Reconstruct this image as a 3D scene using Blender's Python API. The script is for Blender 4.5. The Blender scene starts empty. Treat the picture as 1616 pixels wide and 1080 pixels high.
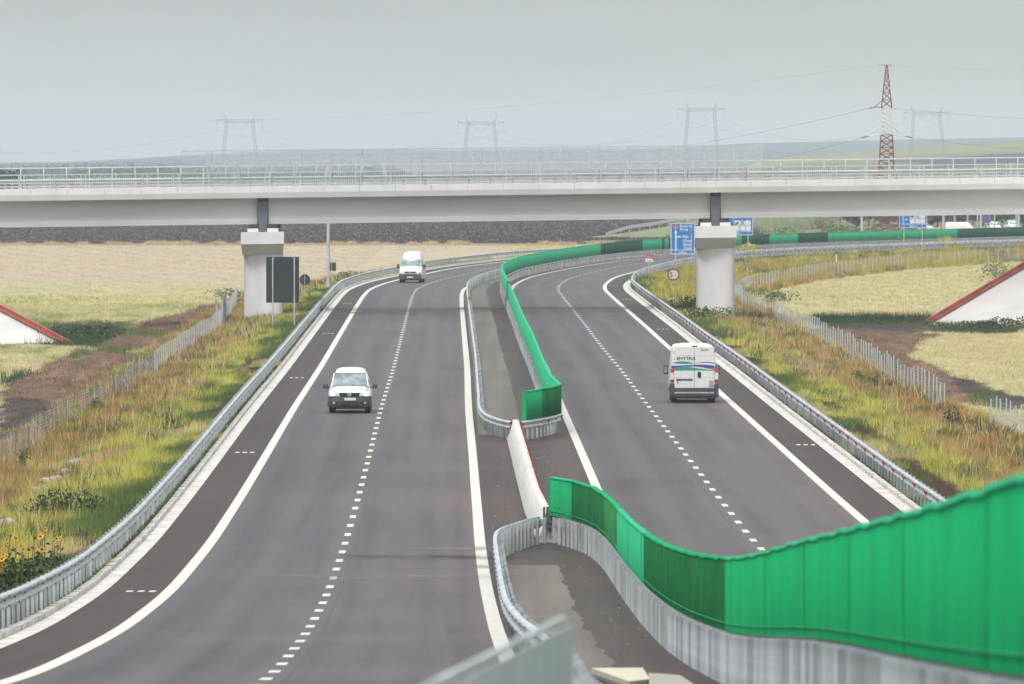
import bpy, bmesh, math, random
import numpy as np
from mathutils import Vector, Matrix
random.seed(7); rng = np.random.default_rng(11)
scene = bpy.context.scene
COL = scene.collection
# ------------------------------------------------------------------ camera numbers and road profile
FPX = 13072.0; HZ = 240.0; CZ = 11.0
PIT = math.atan((540 - HZ) / FPX)
PROF = [(-80, .6), (0, 1.0), (20, 2.15), (45, 3.6), (87, 5.87), (121, 7.75), (142, 8.66), (174, 9.8), (205, 10.55), (240, 10.93), (280, 11), (20000, 11)]
PX = np.array([p[0] for p in PROF], float); PY = np.array([p[1] for p in PROF], float)
def pchip_slopes(x, y):
    h = np.diff(x); d = np.diff(y) / h; m = np.zeros(len(x)); m[0] = d[0]; m[-1] = d[-1]
    for i in range(1, len(x) - 1):
        if d[i-1] * d[i] > 0:
            w1 = 2*h[i] + h[i-1]; w2 = h[i] + 2*h[i-1]; m[i] = (w1 + w2) / (w1/d[i-1] + w2/d[i])
    return m
def hermite(x, y, m, q):
    q = np.clip(q, x[0], x[-1]); i = np.clip(np.searchsorted(x, q, side='right') - 1, 0, len(x) - 2)
    h = x[i+1] - x[i]; t = (q - x[i]) / h
    return (2*t**3 - 3*t**2 + 1)*y[i] + (t**3 - 2*t**2 + t)*h*m[i] + (-2*t**3 + 3*t**2)*y[i+1] + (t**3 - t**2)*h*m[i+1]
PM = pchip_slopes(PX, PY)
def G(y):                                   # height of the carriageways at distance y
    r = CZ - hermite(PX, PY, PM, np.asarray(y, float))
    return float(r) if np.ndim(r) == 0 else r
def spline(knots):
    x = np.array([k[0] for k in knots], float); y = np.array([k[1] for k in knots], float)
    m = np.gradient(y, x)
    m[0] = (y[1]-y[0])/(x[1]-x[0]); m[-1] = (y[-1]-y[-2])/(x[-1]-x[-2])
    return lambda q: hermite(x, y, m, np.asarray(q, float))
SB = spline([(-80, -3.3), (60, -3.45), (122, -3.66), (150, -3.92), (178, -4.18), (219, -4.55), (258, -4.85), (302, -5.19), (351, -5.58), (424, -6.05), (485, -6.52), (545, -6.98), (604, -7.42), (640, -7.62), (662, -7.6), (680, -7.25), (700, -6.62), (717, -5.8), (740, -4.45), (781, -1.95), (821.4, 2.0), (862, 7.3), (903, 16.8), (933.6, 26.5), (964, 37.6), (1004, 53.8), (1054, 76), (1110, 104)])
SF = spline([(-80, 8.0), (60, 7.7), (150, 7.25), (226, 6.8), (246, 6.68), (280, 6.46), (304, 6.29), (336, 6.06), (368, 5.83), (411, 5.55), (474, 5.02), (518, 4.72), (551, 4.46), (587, 4.18), (634, 3.83), (660, 3.7), (683, 3.93), (705, 4.52), (726, 5.32), (742, 6.3), (779, 9.0), (806, 11.5), (836, 14.8), (860, 18.2), (880, 22.2), (900, 27.5), (930, 37), (960, 48), (1000, 64), (1050, 86), (1110, 115)])
def off_curve(S, o, y):
    y = np.asarray(y, float); e = .5
    x = S(y); dx = (S(y+e) - S(y-e)) / (2*e); n = np.sqrt(1 + dx*dx)
    return x + o/n, y - o*dx/n
def unp(px, py, off=0.0, flat=None):        # picture measurement -> ground point
    ys = unp.Y; H = (CZ + 0*ys - CZ + flat) if flat is not None else unp.H + off
    dz = H - CZ; d = ys*math.cos(PIT) - dz*math.sin(PIT); u = ys*math.sin(PIT) + dz*math.cos(PIT)
    yp = 540 - FPX*u/d
    i = np.where(yp <= py)[0]; i = i[0] if len(i) else len(ys)-1
    if i > 0:
        t = (py - yp[i-1])/(yp[i]-yp[i-1]); yy = ys[i-1] + t*(ys[i]-ys[i-1]); z = H[i-1] + t*(H[i]-H[i-1])
    else: yy = ys[0]; z = H[0]
    d = yy*math.cos(PIT) - (z-CZ)*math.sin(PIT)
    return ((px-808)*d/FPX, yy, z)
unp.Y = np.concatenate([np.arange(25, 600, .25), np.geomspace(600, 9000, 3000)]); unp.H = G(unp.Y)
def pxz(py, Y): return CZ - (py-HZ)*Y/FPX       # height seen at picture row py, distance Y
def pxx(px, Y): return (px-808)*Y/FPX
# ------------------------------------------------------------------ materials
def new_mat(name):
    m = bpy.data.materials.new(name); m.use_nodes = True; nt = m.node_tree
    return m, nt, nt.nodes['Principled BSDF']
def N(nt, t, **kw):
    n = nt.nodes.new(t)
    for k, v in kw.items(): setattr(n, k, v)
    return n
def noise(nt, scale, detail=4, rough=.55, coord='Object', stretch=None):
    tc = N(nt, 'ShaderNodeTexCoord'); mp = N(nt, 'ShaderNodeMapping')
    nt.links.new(tc.outputs[coord], mp.inputs[0])
    if stretch: mp.inputs['Scale'].default_value = stretch
    nz = N(nt, 'ShaderNodeTexNoise'); nz.inputs['Scale'].default_value = scale; nz.inputs['Detail'].default_value = detail; nz.inputs['Roughness'].default_value = rough
    nt.links.new(mp.outputs[0], nz.inputs['Vector']); return nz.outputs['Fac']
def ramp(nt, fac, stops):
    r = N(nt, 'ShaderNodeValToRGB'); e = r.color_ramp.elements
    e[0].position = stops[0][0]; e[0].color = (*stops[0][1], 1); e[1].position = stops[-1][0]; e[1].color = (*stops[-1][1], 1)
    for p, c in stops[1:-1]:
        x = e.new(p); x.color = (*c, 1)
    nt.links.new(fac, r.inputs[0]); return r.outputs[0]
def mixc(nt, fac, a, b, mode='MIX'):
    m = N(nt, 'ShaderNodeMix', data_type='RGBA', blend_type=mode)
    for s, v in ((m.inputs[0], fac), (m.inputs[6], a), (m.inputs[7], b)):
        if isinstance(v, (int, float)): s.default_value = v
        elif isinstance(v, tuple): s.default_value = (*v[:3], 1)
        else: nt.links.new(v, s)
    return m.outputs[2]
def mat(name, c, rough=.7, metal=0, var=.12, scale=2.0, c2=None, bump=0, spec=.5, stretch=None, emit=None, coord='Object'):
    m, nt, b = new_mat(name)
    c2 = c2 or tuple(max(0, x*(1-2*var)) for x in c); c1 = tuple(min(1, x*(1+var)) for x in c)
    f = noise(nt, scale, stretch=stretch, coord=coord)
    nt.links.new(ramp(nt, f, [(.32, c2), (.68, c1)]), b.inputs['Base Color'])
    b.inputs['Roughness'].default_value = rough; b.inputs['Metallic'].default_value = metal
    b.inputs['Specular IOR Level'].default_value = spec
    if bump:
        bp = N(nt, 'ShaderNodeBump'); bp.inputs['Strength'].default_value = bump
        nt.links.new(noise(nt, scale*6), bp.inputs['Height']); nt.links.new(bp.outputs[0], b.inputs['Normal'])
    if emit:
        b.inputs['Emission Color'].default_value = (*emit[:3], 1); b.inputs['Emission Strength'].default_value = emit[3]
    return m
def vary(m, lo, hi):
    nt = m.node_tree; b = nt.nodes['Principled BSDF']; l = b.inputs['Base Color'].links[0]; src = l.from_socket
    oi = N(nt, 'ShaderNodeObjectInfo'); mr = N(nt, 'ShaderNodeMapRange'); mr.inputs[3].default_value = lo; mr.inputs[4].default_value = hi
    nt.links.new(oi.outputs['Random'], mr.inputs[0]); cb_ = N(nt, 'ShaderNodeCombineColor')
    for k in range(3): nt.links.new(mr.outputs[0], cb_.inputs[k])
    nt.links.new(mixc(nt, 1.0, src, cb_.outputs[0], 'MULTIPLY'), b.inputs['Base Color'])
def asphalt(name, c, c2, streak, speck=(.3, .29, .27), amt=.5, spec=.1, lanes=None):
    m, nt, b = new_mat(name)
    f1 = noise(nt, 1.3, 6, .65, coord='UV', stretch=(1, .012, 1))      # long bands along the lanes
    f2 = noise(nt, .06, 5, .6); f3 = noise(nt, 9, 3); f4 = noise(nt, 1.6, 6, .65, coord='UV', stretch=(.2, 1, 1)); f5 = noise(nt, .9, 6, .7)
    a = ramp(nt, f1, [(.40, c2), (.60, c)])
    a = mixc(nt, ramp(nt, f2, [(.42, (0,0,0)), (.60, (1,1,1))]), a, mixc(nt, .35, a, streak))
    a = mixc(nt, ramp(nt, f4, [(.52, (0,0,0)), (.72, (.35,.35,.35))]), a, mixc(nt, .45, a, (.03,.03,.035)))
    a = mixc(nt, ramp(nt, f5, [(.42, (0,0,0)), (.68, (.35,.35,.35))]), a, mixc(nt, .2, a, (.17,.155,.15)))
    tcu = N(nt, 'ShaderNodeTexCoord'); spu = N(nt, 'ShaderNodeSeparateXYZ'); nt.links.new(tcu.outputs['UV'], spu.inputs[0])
    mu = N(nt, 'ShaderNodeMath', operation='MULTIPLY'); mu.inputs[1].default_value = 2*math.pi/1.85; nt.links.new(spu.outputs[0], mu.inputs[0]); co_ = N(nt, 'ShaderNodeMath', operation='COSINE'); nt.links.new(mu.outputs[0], co_.inputs[0])
    wt = N(nt, 'ShaderNodeMath', operation='MULTIPLY'); nt.links.new(co_.outputs[0], wt.inputs[0]); nt.links.new(noise(nt, .03, 2), wt.inputs[1])
    a = mixc(nt, ramp(nt, wt.outputs[0], [(.0, (0,0,0)), (.55, (1,1,1))]), a, mixc(nt, .5, a, streak))
    if lanes:       # worn and dusty bands that follow the lanes
        mr_ = N(nt, 'ShaderNodeMapRange'); mr_.inputs[1].default_value = -3.85; mr_.inputs[2].default_value = 3.85; ad = N(nt, 'ShaderNodeMath', operation='MULTIPLY_ADD'); ad.inputs[1].default_value = .8; nt.links.new(noise(nt, .25, 3, coord='UV', stretch=(.3, .05, 1)), ad.inputs[0]); nt.links.new(spu.outputs[0], ad.inputs[2]); sb_ = N(nt, 'ShaderNodeMath', operation='SUBTRACT'); sb_.inputs[1].default_value = .4; nt.links.new(ad.outputs[0], sb_.inputs[0]); nt.links.new(sb_.outputs[0], mr_.inputs[0])
        a = mixc(nt, 1.0, a, ramp(nt, mr_.outputs[0], lanes), 'MULTIPLY')
    a = mixc(nt, ramp(nt, f3, [(.62, (0,0,0)), (.72, (amt,)*3)]), a, speck)
    nt.links.new(a, b.inputs['Base Color']); b.inputs['Roughness'].default_value = .64; b.inputs['Specular IOR Level'].default_value = spec
    bp = N(nt, 'ShaderNodeBump'); bp.inputs['Strength'].default_value = .3; bp.inputs['Distance'].default_value = .02
    nt.links.new(noise(nt, 30, 2), bp.inputs['Height']); nt.links.new(bp.outputs[0], b.inputs['Normal'])
    return m
M = {}
M['lane'] = asphalt('asphalt_lane', (.066, .058, .066), (.038, .034, .040), (.098, .081, .077), amt=.16, spec=.25, lanes=[(0, (.95, .9, .88)), (.10, (.72, .74, .80)), (.22, (.88, .88, .92)), (.33, (.78, .78, .84)), (.45, (1.0, .97, .97)), (.52, (.86, .86, .9)), (.64, (1.0, .97, .96)), (.76, (.86, .85, .87)), (.88, (1.0, .94, .90)), (1, (1.0, .9, .82))])
M['shoulder'] = asphalt('asphalt_shoulder', (.044, .0305, .0295), (.033, .0235, .023), (.056, .040, .037), amt=.1)
M['brownasphalt'] = asphalt('asphalt_median', (.048, .037, .033), (.033, .0255, .0235), (.07, .054, .046), amt=.35)
M['medconc'] = asphalt('median_concrete', (.145, .128, .113), (.105, .091, .08), (.085, .070, .060), amt=.5)
M['paint'] = mat('road_paint', (.56, .545, .505), .6, var=.08, scale=7, c2=(.36, .345, .32))
M['darkstrip'] = mat('dark_strip', (.035, .033, .037), .7)
M['conc'] = mat('pale_concrete', (.635, .625, .635), .8, var=.05, scale=.6, bump=.05)
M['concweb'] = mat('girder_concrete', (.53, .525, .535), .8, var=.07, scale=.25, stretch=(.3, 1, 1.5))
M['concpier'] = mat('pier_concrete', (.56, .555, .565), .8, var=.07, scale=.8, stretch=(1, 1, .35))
M['condark'] = mat('joint_dark', (.035, .038, .043), .8)
M['gutter'] = mat('gutter_concrete', (.50, .485, .455), .85, var=.16, scale=1.3, bump=.2)
M['galv'] = mat('galvanised_steel', (.40, .425, .44), .5, .25, var=.18, scale=1.6, stretch=(1, 1, .3))
M['galvold'] = mat('weathered_steel', (.42, .47, .50), .5, .15, var=.30, scale=2.6, stretch=(2, 2, .3))
M['barsteel'] = mat('bar_steel', (.22, .24, .25), .6, .2)
M['galvwhite'] = mat('painted_steel', (.47, .49, .50), .5, 0, var=.08)
M['postleft'] = mat('fence_post_dark', (.17, .19, .20), .6, 0, var=.3, scale=1)
M['galvdark'] = mat('steel_dark', (.12, .13, .14), .6, .2)
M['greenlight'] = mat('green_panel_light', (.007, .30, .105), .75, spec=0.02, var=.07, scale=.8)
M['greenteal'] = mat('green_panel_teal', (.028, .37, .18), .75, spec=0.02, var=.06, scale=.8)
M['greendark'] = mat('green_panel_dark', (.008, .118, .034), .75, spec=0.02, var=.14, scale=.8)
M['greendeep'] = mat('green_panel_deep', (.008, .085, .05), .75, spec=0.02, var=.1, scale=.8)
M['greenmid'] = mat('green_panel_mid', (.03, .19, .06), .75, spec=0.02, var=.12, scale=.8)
M['greenjoint'] = mat('green_joint', (.007, .25, .085), .7, spec=.05, var=.2)
M['red'] = mat('reflector_red', (.30, .025, .04), .5)
M['redpaint'] = mat('red_paint', (.36, .075, .05), .6, var=.2)
M['pylonred'] = mat('pylon_red', (.17, .022, .04), .6, var=.25, scale=.5)
M['pylonwhite'] = mat('pylon_white', (.62, .60, .60), .6)
M['pylongrey'] = mat('pylon_grey', (.22, .22, .25), .6)
M['wire'] = mat('wire', (.16, .175, .19), .6)
M['white'] = mat('van_white', (.60, .60, .585), .28, var=.02, spec=.6)
M['plastic'] = mat('dark_plastic', (.045, .048, .055), .55)
M['black'] = mat('black', (.008, .009, .012), .6)
M['tyre'] = mat('tyre', (.012, .012, .014), .85)
M['rim'] = mat('rim', (.35, .36, .37), .4, .6)
M['chrome'] = mat('chrome', (.6, .61, .62), .25, .7)
M['plate'] = mat('plate', (.60, .61, .62), .5, var=.1, scale=9)
M['lampglass'] = mat('lamp_glass', (.62, .62, .60), .15, var=.05)
M['lampon'] = mat('headlight_lit', (.8, .78, .7), .2, emit=(1, .93, .78, 1.3))
M['tail'] = mat('tail_red', (.50, .035, .035), .25)
M['tailw'] = mat('tail_white', (.58, .55, .54), .25)
M['signblue'] = mat('sign_blue', (.009, .135, .42), .45, var=.06)
M['signwhite'] = mat('sign_white', (.50, .58, .64), .5)
M['signback'] = mat('sign_back', (.014, .020, .027), .45, var=.25, scale=2, stretch=(.05, 1, 1))
M['pole'] = mat('pole_grey', (.42, .46, .47), .5, .2)
M['purple'] = mat('purple_banner', (.10, .025, .22), .6)
M['stone'] = mat('old_concrete', (.34, .32, .29), .9, var=.25, scale=3, bump=.4)
M['cream'] = mat('cream_slab', (.52, .47, .37), .9, var=.15, scale=4)
M['stem'] = mat('plant_green', (.06, .10, .03), .8, var=.3)
M['petal'] = mat('petal', (.62, .36, .02), .7)
M['disc'] = mat('seed_disc', (.06, .03, .012), .9)
M['bark'] = mat('bark', (.07, .05, .04), .9)
M['stgreen'] = mat('stripe_green', (.03, .24, .17), .4)
M['stblue'] = mat('stripe_blue', (.055, .05, .23), .4)
M['stcyan'] = mat('stripe_cyan', (.04, .25, .42), .4)
M['stpurp'] = mat('stripe_purple', (.32, .10, .36), .4)
M['grey'] = mat('grey_patch', (.33, .34, .33), .5)
M['glass'] = mat('window_glass', (.17, .24, .26), .08, var=.35, scale=2.4, c2=(.05, .08, .09), spec=1.0)  # light teal base stands in for sky reflected in the opaque panes
M['cargreen'] = mat('car_red', (.30, .07, .06), .3)
def vcol_mat(name, tint=1.0, rough=.95, nscale=(.6, 6), amt=.35, trans=0):
    m, nt, b = new_mat(name)
    a = N(nt, 'ShaderNodeVertexColor', layer_name='Col').outputs[0]
    if amt:
        f = noise(nt, nscale[0], 5); g = noise(nt, nscale[1], 4)
        d = ramp(nt, f, [(.35, (1-amt,)*3), (.65, (1+0*amt,)*3)]); e = ramp(nt, g, [(.35, (1-amt*.8,)*3), (.6, (1, 1, 1))])
        a = mixc(nt, 1.0, a, d, 'MULTIPLY'); a = mixc(nt, 1.0, a, e, 'MULTIPLY')
    nt.links.new(a, b.inputs['Base Color']); b.inputs['Roughness'].default_value = rough; b.inputs['Specular IOR Level'].default_value = .1
    return m
M['ground'] = vcol_mat('ground_soil'); M['blade'] = vcol_mat('grass_blades', amt=0)
def mesh_mat(name, cell, wire, c):
    m, nt, b = new_mat(name); b.inputs['Base Color'].default_value = (*c, 1); b.inputs['Roughness'].default_value = .5
    tc = N(nt, 'ShaderNodeTexCoord'); sp = N(nt, 'ShaderNodeSeparateXYZ'); nt.links.new(tc.outputs['UV'], sp.inputs[0])
    outs = []
    for k in (0, 1):
        mu = N(nt, 'ShaderNodeMath', operation='MULTIPLY'); mu.inputs[1].default_value = 1/cell; nt.links.new(sp.outputs[k], mu.inputs[0])
        fr = N(nt, 'ShaderNodeMath', operation='FRACT'); nt.links.new(mu.outputs[0], fr.inputs[0])
        lt = N(nt, 'ShaderNodeMath', operation='LESS_THAN'); lt.inputs[1].default_value = wire/cell; nt.links.new(fr.outputs[0], lt.inputs[0]); outs.append(lt.outputs[0])
    mx = N(nt, 'ShaderNodeMath', operation='MAXIMUM'); nt.links.new(outs[0], mx.inputs[0]); nt.links.new(outs[1], mx.inputs[1])
    nt.links.new(mx.outputs[0], b.inputs['Alpha']); return m
M['meshfence'] = mesh_mat('wire_mesh_bridge', .06, .0055, (.45, .47, .48))
M['wirefence'] = mesh_mat('wire_mesh_field', .15, .012, (.36, .38, .40))
# ------------------------------------------------------------------ object helpers
def link(name, me, parent=None, m=None):
    o = bpy.data.objects.new(name, me); COL.objects.link(o)
    if m is not None and not me.materials: me.materials.append(m)
    if parent is not None: o.parent = parent
    return o
def tag(o, label=None, cat=None, group=None, kind=None):
    if label: o['label'] = label
    if cat: o['category'] = cat
    if group: o['group'] = group
    if kind: o['kind'] = kind
    return o
def thing(name, label, cat, loc=(0, 0, 0), rz=0, group=None):
    o = bpy.data.objects.new(name, None); COL.objects.link(o); o.location = loc; o.rotation_euler = (0, 0, rz)
    o.empty_display_size = .1
    return tag(o, label, cat, group)
class MB:
    def __init__(s): s.v = []; s.f = []
    def add(s, vs, fs):
        n = len(s.v); s.v += [tuple(map(float, v)) for v in vs]; s.f += [tuple(i+n for i in f) for f in fs]; return s
    def box(s, x0, x1, y0, y1, z0, z1):
        return s.add([(x0,y0,z0),(x1,y0,z0),(x1,y1,z0),(x0,y1,z0),(x0,y0,z1),(x1,y0,z1),(x1,y1,z1),(x0,y1,z1)],
                     [(0,3,2,1),(4,5,6,7),(0,1,5,4),(1,2,6,5),(2,3,7,6),(3,0,4,7)])
    def cbox(s, c, d): return s.box(c[0]-d[0]/2, c[0]+d[0]/2, c[1]-d[1]/2, c[1]+d[1]/2, c[2]-d[2]/2, c[2]+d[2]/2)
    def tube(s, a, b, r, r2=None, n=8):
        a = Vector(a); b = Vector(b); r2 = r if r2 is None else r2; d = (b-a).normalized()
        u = d.cross(Vector((0,0,1)));  u = Vector((1,0,0)) if u.length < 1e-4 else u.normalized(); w = d.cross(u)
        vs = []
        for p, q in ((a, r), (b, r2)):
            for k in range(n):
                t = 2*math.pi*k/n; vs.append(p + u*math.cos(t)*q + w*math.sin(t)*q)
        return s.add(vs, [(k, (k+1) % n, n+(k+1) % n, n+k) for k in range(n)] + [tuple(range(n))[::-1], tuple(range(n, 2*n))])
    def prism(s, poly, axis, a, b):     # extrude a 2-D polygon along an axis
        def P(p, t): return {'x': (t, p[0], p[1]), 'y': (p[0], t, p[1]), 'z': (p[0], p[1], t)}[axis]
        n = len(poly)
        return s.add([P(p, a) for p in poly] + [P(p, b) for p in poly], [(k, (k+1) % n, n+(k+1) % n, n+k) for k in range(n)] + [tuple(range(n))[::-1], tuple(range(n, 2*n))])
    def build(s, name, m, parent=None, smooth=False, bevel=0):
        me = bpy.data.meshes.new(name); me.from_pydata(s.v, [], s.f)
        bm = bmesh.new(); bm.from_mesh(me)
        if bevel: bmesh.ops.bevel(bm, geom=bm.edges[:], offset=bevel, segments=2, affect='EDGES', profile=.6)
        bmesh.ops.recalc_face_normals(bm, faces=bm.faces); bm.to_mesh(me); bm.free()
        if smooth: me.shade_smooth()
        me.materials.append(m); return link(name, me, parent)
def grid_mesh(name, P, m, parent=None, uv=None, smooth=True, col=None):   # P: (a, b, 3) array
    a, b = P.shape[:2]; me = bpy.data.meshes.new(name)
    idx = np.arange(a*b).reshape(a, b)
    q = np.stack([idx[:-1, :-1], idx[1:, :-1], idx[1:, 1:], idx[:-1, 1:]], -1).reshape(-1, 4)
    me.vertices.add(a*b); me.vertices.foreach_set('co', P.reshape(-1).astype('f4'))
    me.loops.add(q.size); me.loops.foreach_set('vertex_index', q.reshape(-1).astype('i4'))
    me.polygons.add(len(q)); me.polygons.foreach_set('loop_start', np.arange(0, q.size, 4, dtype='i4'))
    if smooth: me.polygons.foreach_set('use_smooth', np.ones(len(q), dtype=bool))
    me.update(calc_edges=True)
    if uv is not None:
        l = me.uv_layers.new(name='UVMap'); l.data.foreach_set('uv', uv.reshape(-1, 2)[q.reshape(-1)].reshape(-1).astype('f4'))
    if col is not None:
        ca = me.color_attributes.new('Col', 'FLOAT_COLOR', 'POINT'); c4 = np.concatenate([col.reshape(-1, 3), np.ones((a*b, 1))], 1); ca.data.foreach_set('color', c4.reshape(-1).astype('f4'))
    me.materials.append(m); return link(name, me, parent)
def ribbon(name, S, offs, y0, y1, dz, m, step=4.0, S2=None, parent=None, wob=0):
    ys = np.arange(y0, y1+step*.5, step); rows = []
    for k, o in enumerate(offs):
        SS = S2 if (S2 is not None and k == len(offs)-1) else S
        oo = o + (wob*np.sin(ys*.9+k)*np.sin(ys*.37) if wob and k == len(offs)-1 else 0)
        x, y = off_curve(SS, oo, ys); rows.append(np.stack([x, y, G(y)+dz], -1))
    P = np.stack(rows, 1); uv = np.stack([np.broadcast_to(np.array([(p) for p in range(len(offs))], float)*0 + np.array([o for o in offs], float), (len(ys), len(offs))), np.broadcast_to(ys[:, None], (len(ys), len(offs)))], -1)
    P = P[:, ::1]
    return grid_mesh(name, P, m, parent, uv)
def resample(path, step):
    p = np.array(path, float); d = np.r_[0, np.cumsum(np.hypot(*np.diff(p, axis=0).T))]
    n = max(2, int(round(d[-1]/step))+1); s = np.linspace(0, d[-1], n)
    return np.stack([np.interp(s, d, p[:, 0]), np.interp(s, d, p[:, 1])], -1)
def smooth_path(path, step):
    p = np.array(path, float)
    for _ in range(2):      # Chaikin corner cutting
        q = np.empty((2*len(p)-2, 2)); q[0::2] = .75*p[:-1]+.25*p[1:]; q[1::2] = .25*p[:-1]+.75*p[1:]
        p = np.vstack([p[:1], q, p[-1:]])
    return resample(p, step)
def frames(p):
    t = np.gradient(p, axis=0); t /= np.linalg.norm(t, axis=1)[:, None]; n = np.stack([t[:, 1], -t[:, 0]], -1)   # n: right of travel
    return t, n
def sweep(name, p, prof, m, parent=None, closed=True, zf=G, smooth=False):
    t, n = frames(p); z = zf(p[:, 1]) if zf else np.zeros(len(p))
    pr = list(prof) + ([prof[0]] if closed else [])
    P = np.stack([np.stack([p[:, 0]+n[:, 0]*a, p[:, 1]+n[:, 1]*a, z+b], -1) for a, b in pr], 1)
    return grid_mesh(name, P, m, parent, smooth=smooth)
# ------------------------------------------------------------------ guardrails
WB = [(.0, .44), (.05, .45), (.09, .475), (.09, .535), (.0, .57), (.0, .62), (.09, .655), (.09, .715), (.05, .74), (0, .75), (-.015, .75), (-.015, .44)]
M['postm'] = mat('post_steel', (.45, .49, .52), .5, .15, var=.2, scale=2); vary(M['postm'], .68, 1.22); vary(M['postleft'], .7, 1.6)
_post = {}
def post_mesh(h, w=.12, dpt=.07):
    k = (h, w)
    if k not in _post:
        b = MB(); b.box(-w/2, w/2, -.006, .006, -.3, h); b.box(-w/2, -w/2+.012, -.006, dpt, -.3, h); b.box(w/2-.012, w/2, -.006, dpt, -.3, h); b.box(-.05, .05, -.09, -.006, h-.24, h-.04)
        me = bpy.data.meshes.new('post'); me.from_pydata(b.v, [], b.f); me.materials.append(M['postm']); _post[k] = me
    return _post[k]
tri = MB(); tri.prism([(-.075, .085), (.075, .085), (.0, -.09)], 'y', -.01, .01)
tri_me = bpy.data.meshes.new('reflector'); tri_me.from_pydata(tri.v, [], tri.f); tri_me.materials.append(M['red'])
def guardrail(label, path, side=1, pitch=2.0, refl=None, dense=1.0, m='galv', base=(0, 0), post_h=.72, cat='guardrail', group=None, nose=None):
    root = thing('guardrail', label, cat, (0, 0, 0), group=group)
    prof = [(a*side, b) for a, b in WB]
    if side < 0: prof = prof[::-1]
    sweep('beam', path, prof, M[m], root)
    pp = resample(path, pitch)
    if nose is not None:      # posts stand closer together round the curved end
        q = np.array(path); ya, yb = nose; c = (q[:, 1] >= ya) & (q[:, 1] <= yb); dn = resample(q[c], .95); pp = np.vstack([pp[(pp[:, 1] < ya) | (pp[:, 1] > yb)], dn]); pp = pp[np.argsort(pp[:, 1])] if 0 else pp
        t, n = frames(resample(q, .3)); qq = resample(q, .3); ii = [int(np.argmin(np.hypot(*(qq-p).T))) for p in pp]; n = n[ii]
    else: t, n = frames(pp)
    sp_ = resample(path, 4.0); ts, ns = frames(sp_); sb = MB()
    for (x, y), (nx, ny) in zip(sp_[:400], ns[:400]*side):
        tx, ty = -ny, nx
        for dl in (-.11, .11):
            for zc_ in (.50, .595, .69):
                o_ = .094 if zc_ != .595 else .006
                sb.cbox((x+nx*o_+tx*dl, y+ny*o_+ty*dl, G(y)+zc_), (.035, .035, .035))
    tag(sb.build('splice_bolts', M['galvdark'], root), kind='stuff')
    order = np.argsort(pp[:, 1]); keep = set(order[:96].tolist()); me = post_mesh(post_h); rest = MB()
    V = np.array([v.co[:] for v in me.vertices]); F = [tuple(p.vertices) for p in me.polygons]
    for i in range(len(pp)):
        nx, ny = n[i]*side; ang = math.atan2(ny, nx) + math.pi/2
        loc = (pp[i, 0]-nx*.1, pp[i, 1]-ny*.1, G(pp[i, 1]))
        if i in keep:
            o = bpy.data.objects.new('post', me); COL.objects.link(o); o.parent = root; o.location = loc; o.rotation_euler = (0, 0, ang)
        else:
            c, s = math.cos(ang), math.sin(ang)
            W = np.stack([V[:, 0]*c-V[:, 1]*s+loc[0], V[:, 0]*s+V[:, 1]*c+loc[1], V[:, 2]+loc[2]], -1); rest.add(W.tolist(), F)
    if rest.v: tag(rest.build('post', M['galv'], root), kind='stuff')
    if refl:
        rp = resample(path, refl); t, n = frames(rp); c = 0
        for i in np.argsort(rp[:, 1])[:98]:
            nx, ny = n[i]*side
            o = bpy.data.objects.new('reflector', tri_me); COL.objects.link(o); o.parent = root
            o.location = (rp[i, 0]+nx*.10, rp[i, 1]+ny*.10-.02, G(rp[i, 1])+.60); o.rotation_euler = (0, 0, 0)
    return root
def curve_path(S, o, y0, y1, step=2.0):
    ys = np.arange(y0, y1, step); x, y = off_curve(S, o, ys); return list(zip(x, y))
# ------------------------------------------------------------------ terrain
def rail_x(Y):      # outer guardrail lines as functions of Y
    ys = np.arange(-90, 1105, 5.0); xl, yl = off_curve(SB, -6.0, ys); xr, yr = off_curve(SF, 6.0, ys)
    return np.interp(Y, yl, xl), np.interp(Y, yr, xr)
HILL_L = [(0, 258), (100, 256), (240, 248), (300, 244), (400, 240), (480, 237), (600, 236), (808, 236), (900, 235), (1000, 236), (1100, 232), (1180, 226), (1300, 223), (1450, 220), (1616, 217), (1800, 215)]
def terrain(X, Y):
    X = np.asarray(X, float); Y = np.asarray(Y, float)
    g = G(np.clip(Y, -80, 1200)); xl, xr = rail_x(Y)
    d = np.maximum(xl-.5-X, X-xr-.5); far = Y > 1085
    slope = .17 + .28*np.clip(g/2, 0, 1)
    out = np.maximum(-1.0, g-.04-np.maximum(d, 0)*slope) - .0
    out = out + .05*np.sin(X*1.3+Y*.21)*np.clip(d, 0, 1)
    ins = g-.10
    z = np.where(d > 0, out, ins)
    z = np.where(d > -.5, np.where(d > 0, out, g-.06), ins)
    z = np.where(far, -1.0 + 0*X, z)
    blend = np.clip((Y-1040)/50, 0, 1); z = np.where((~far), z*(1-blend)+(-1)*blend, z)
    px = 808 + X*FPX/np.maximum(Y, 1)
    # rising ground far away on the right, and the far ridge
    r = np.interp(px, [1150, 1200, 1300, 1400, 1500, 1616, 1750], [-1, 6.9, 10, 12.4, 14.8, 17.5, 20]) + 1
    z = z + np.where(Y > 1600, r*np.clip((np.minimum(Y, 4500)-1600)/2900, 0, 1)**1.1*np.clip((6200-Y)/1500, 0, 1), 0)
    h = CZ - (np.interp(px, [p[0] for p in HILL_L], [p[1] for p in HILL_L])-240)*.6885
    z = np.where(Y > 6200, np.maximum(z, -1 + (h+1+.8*np.sin(X*.013)*np.sin(X*.0041+1))*np.clip((Y-6200)/2700, 0, 1)), z)
    return z
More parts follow.
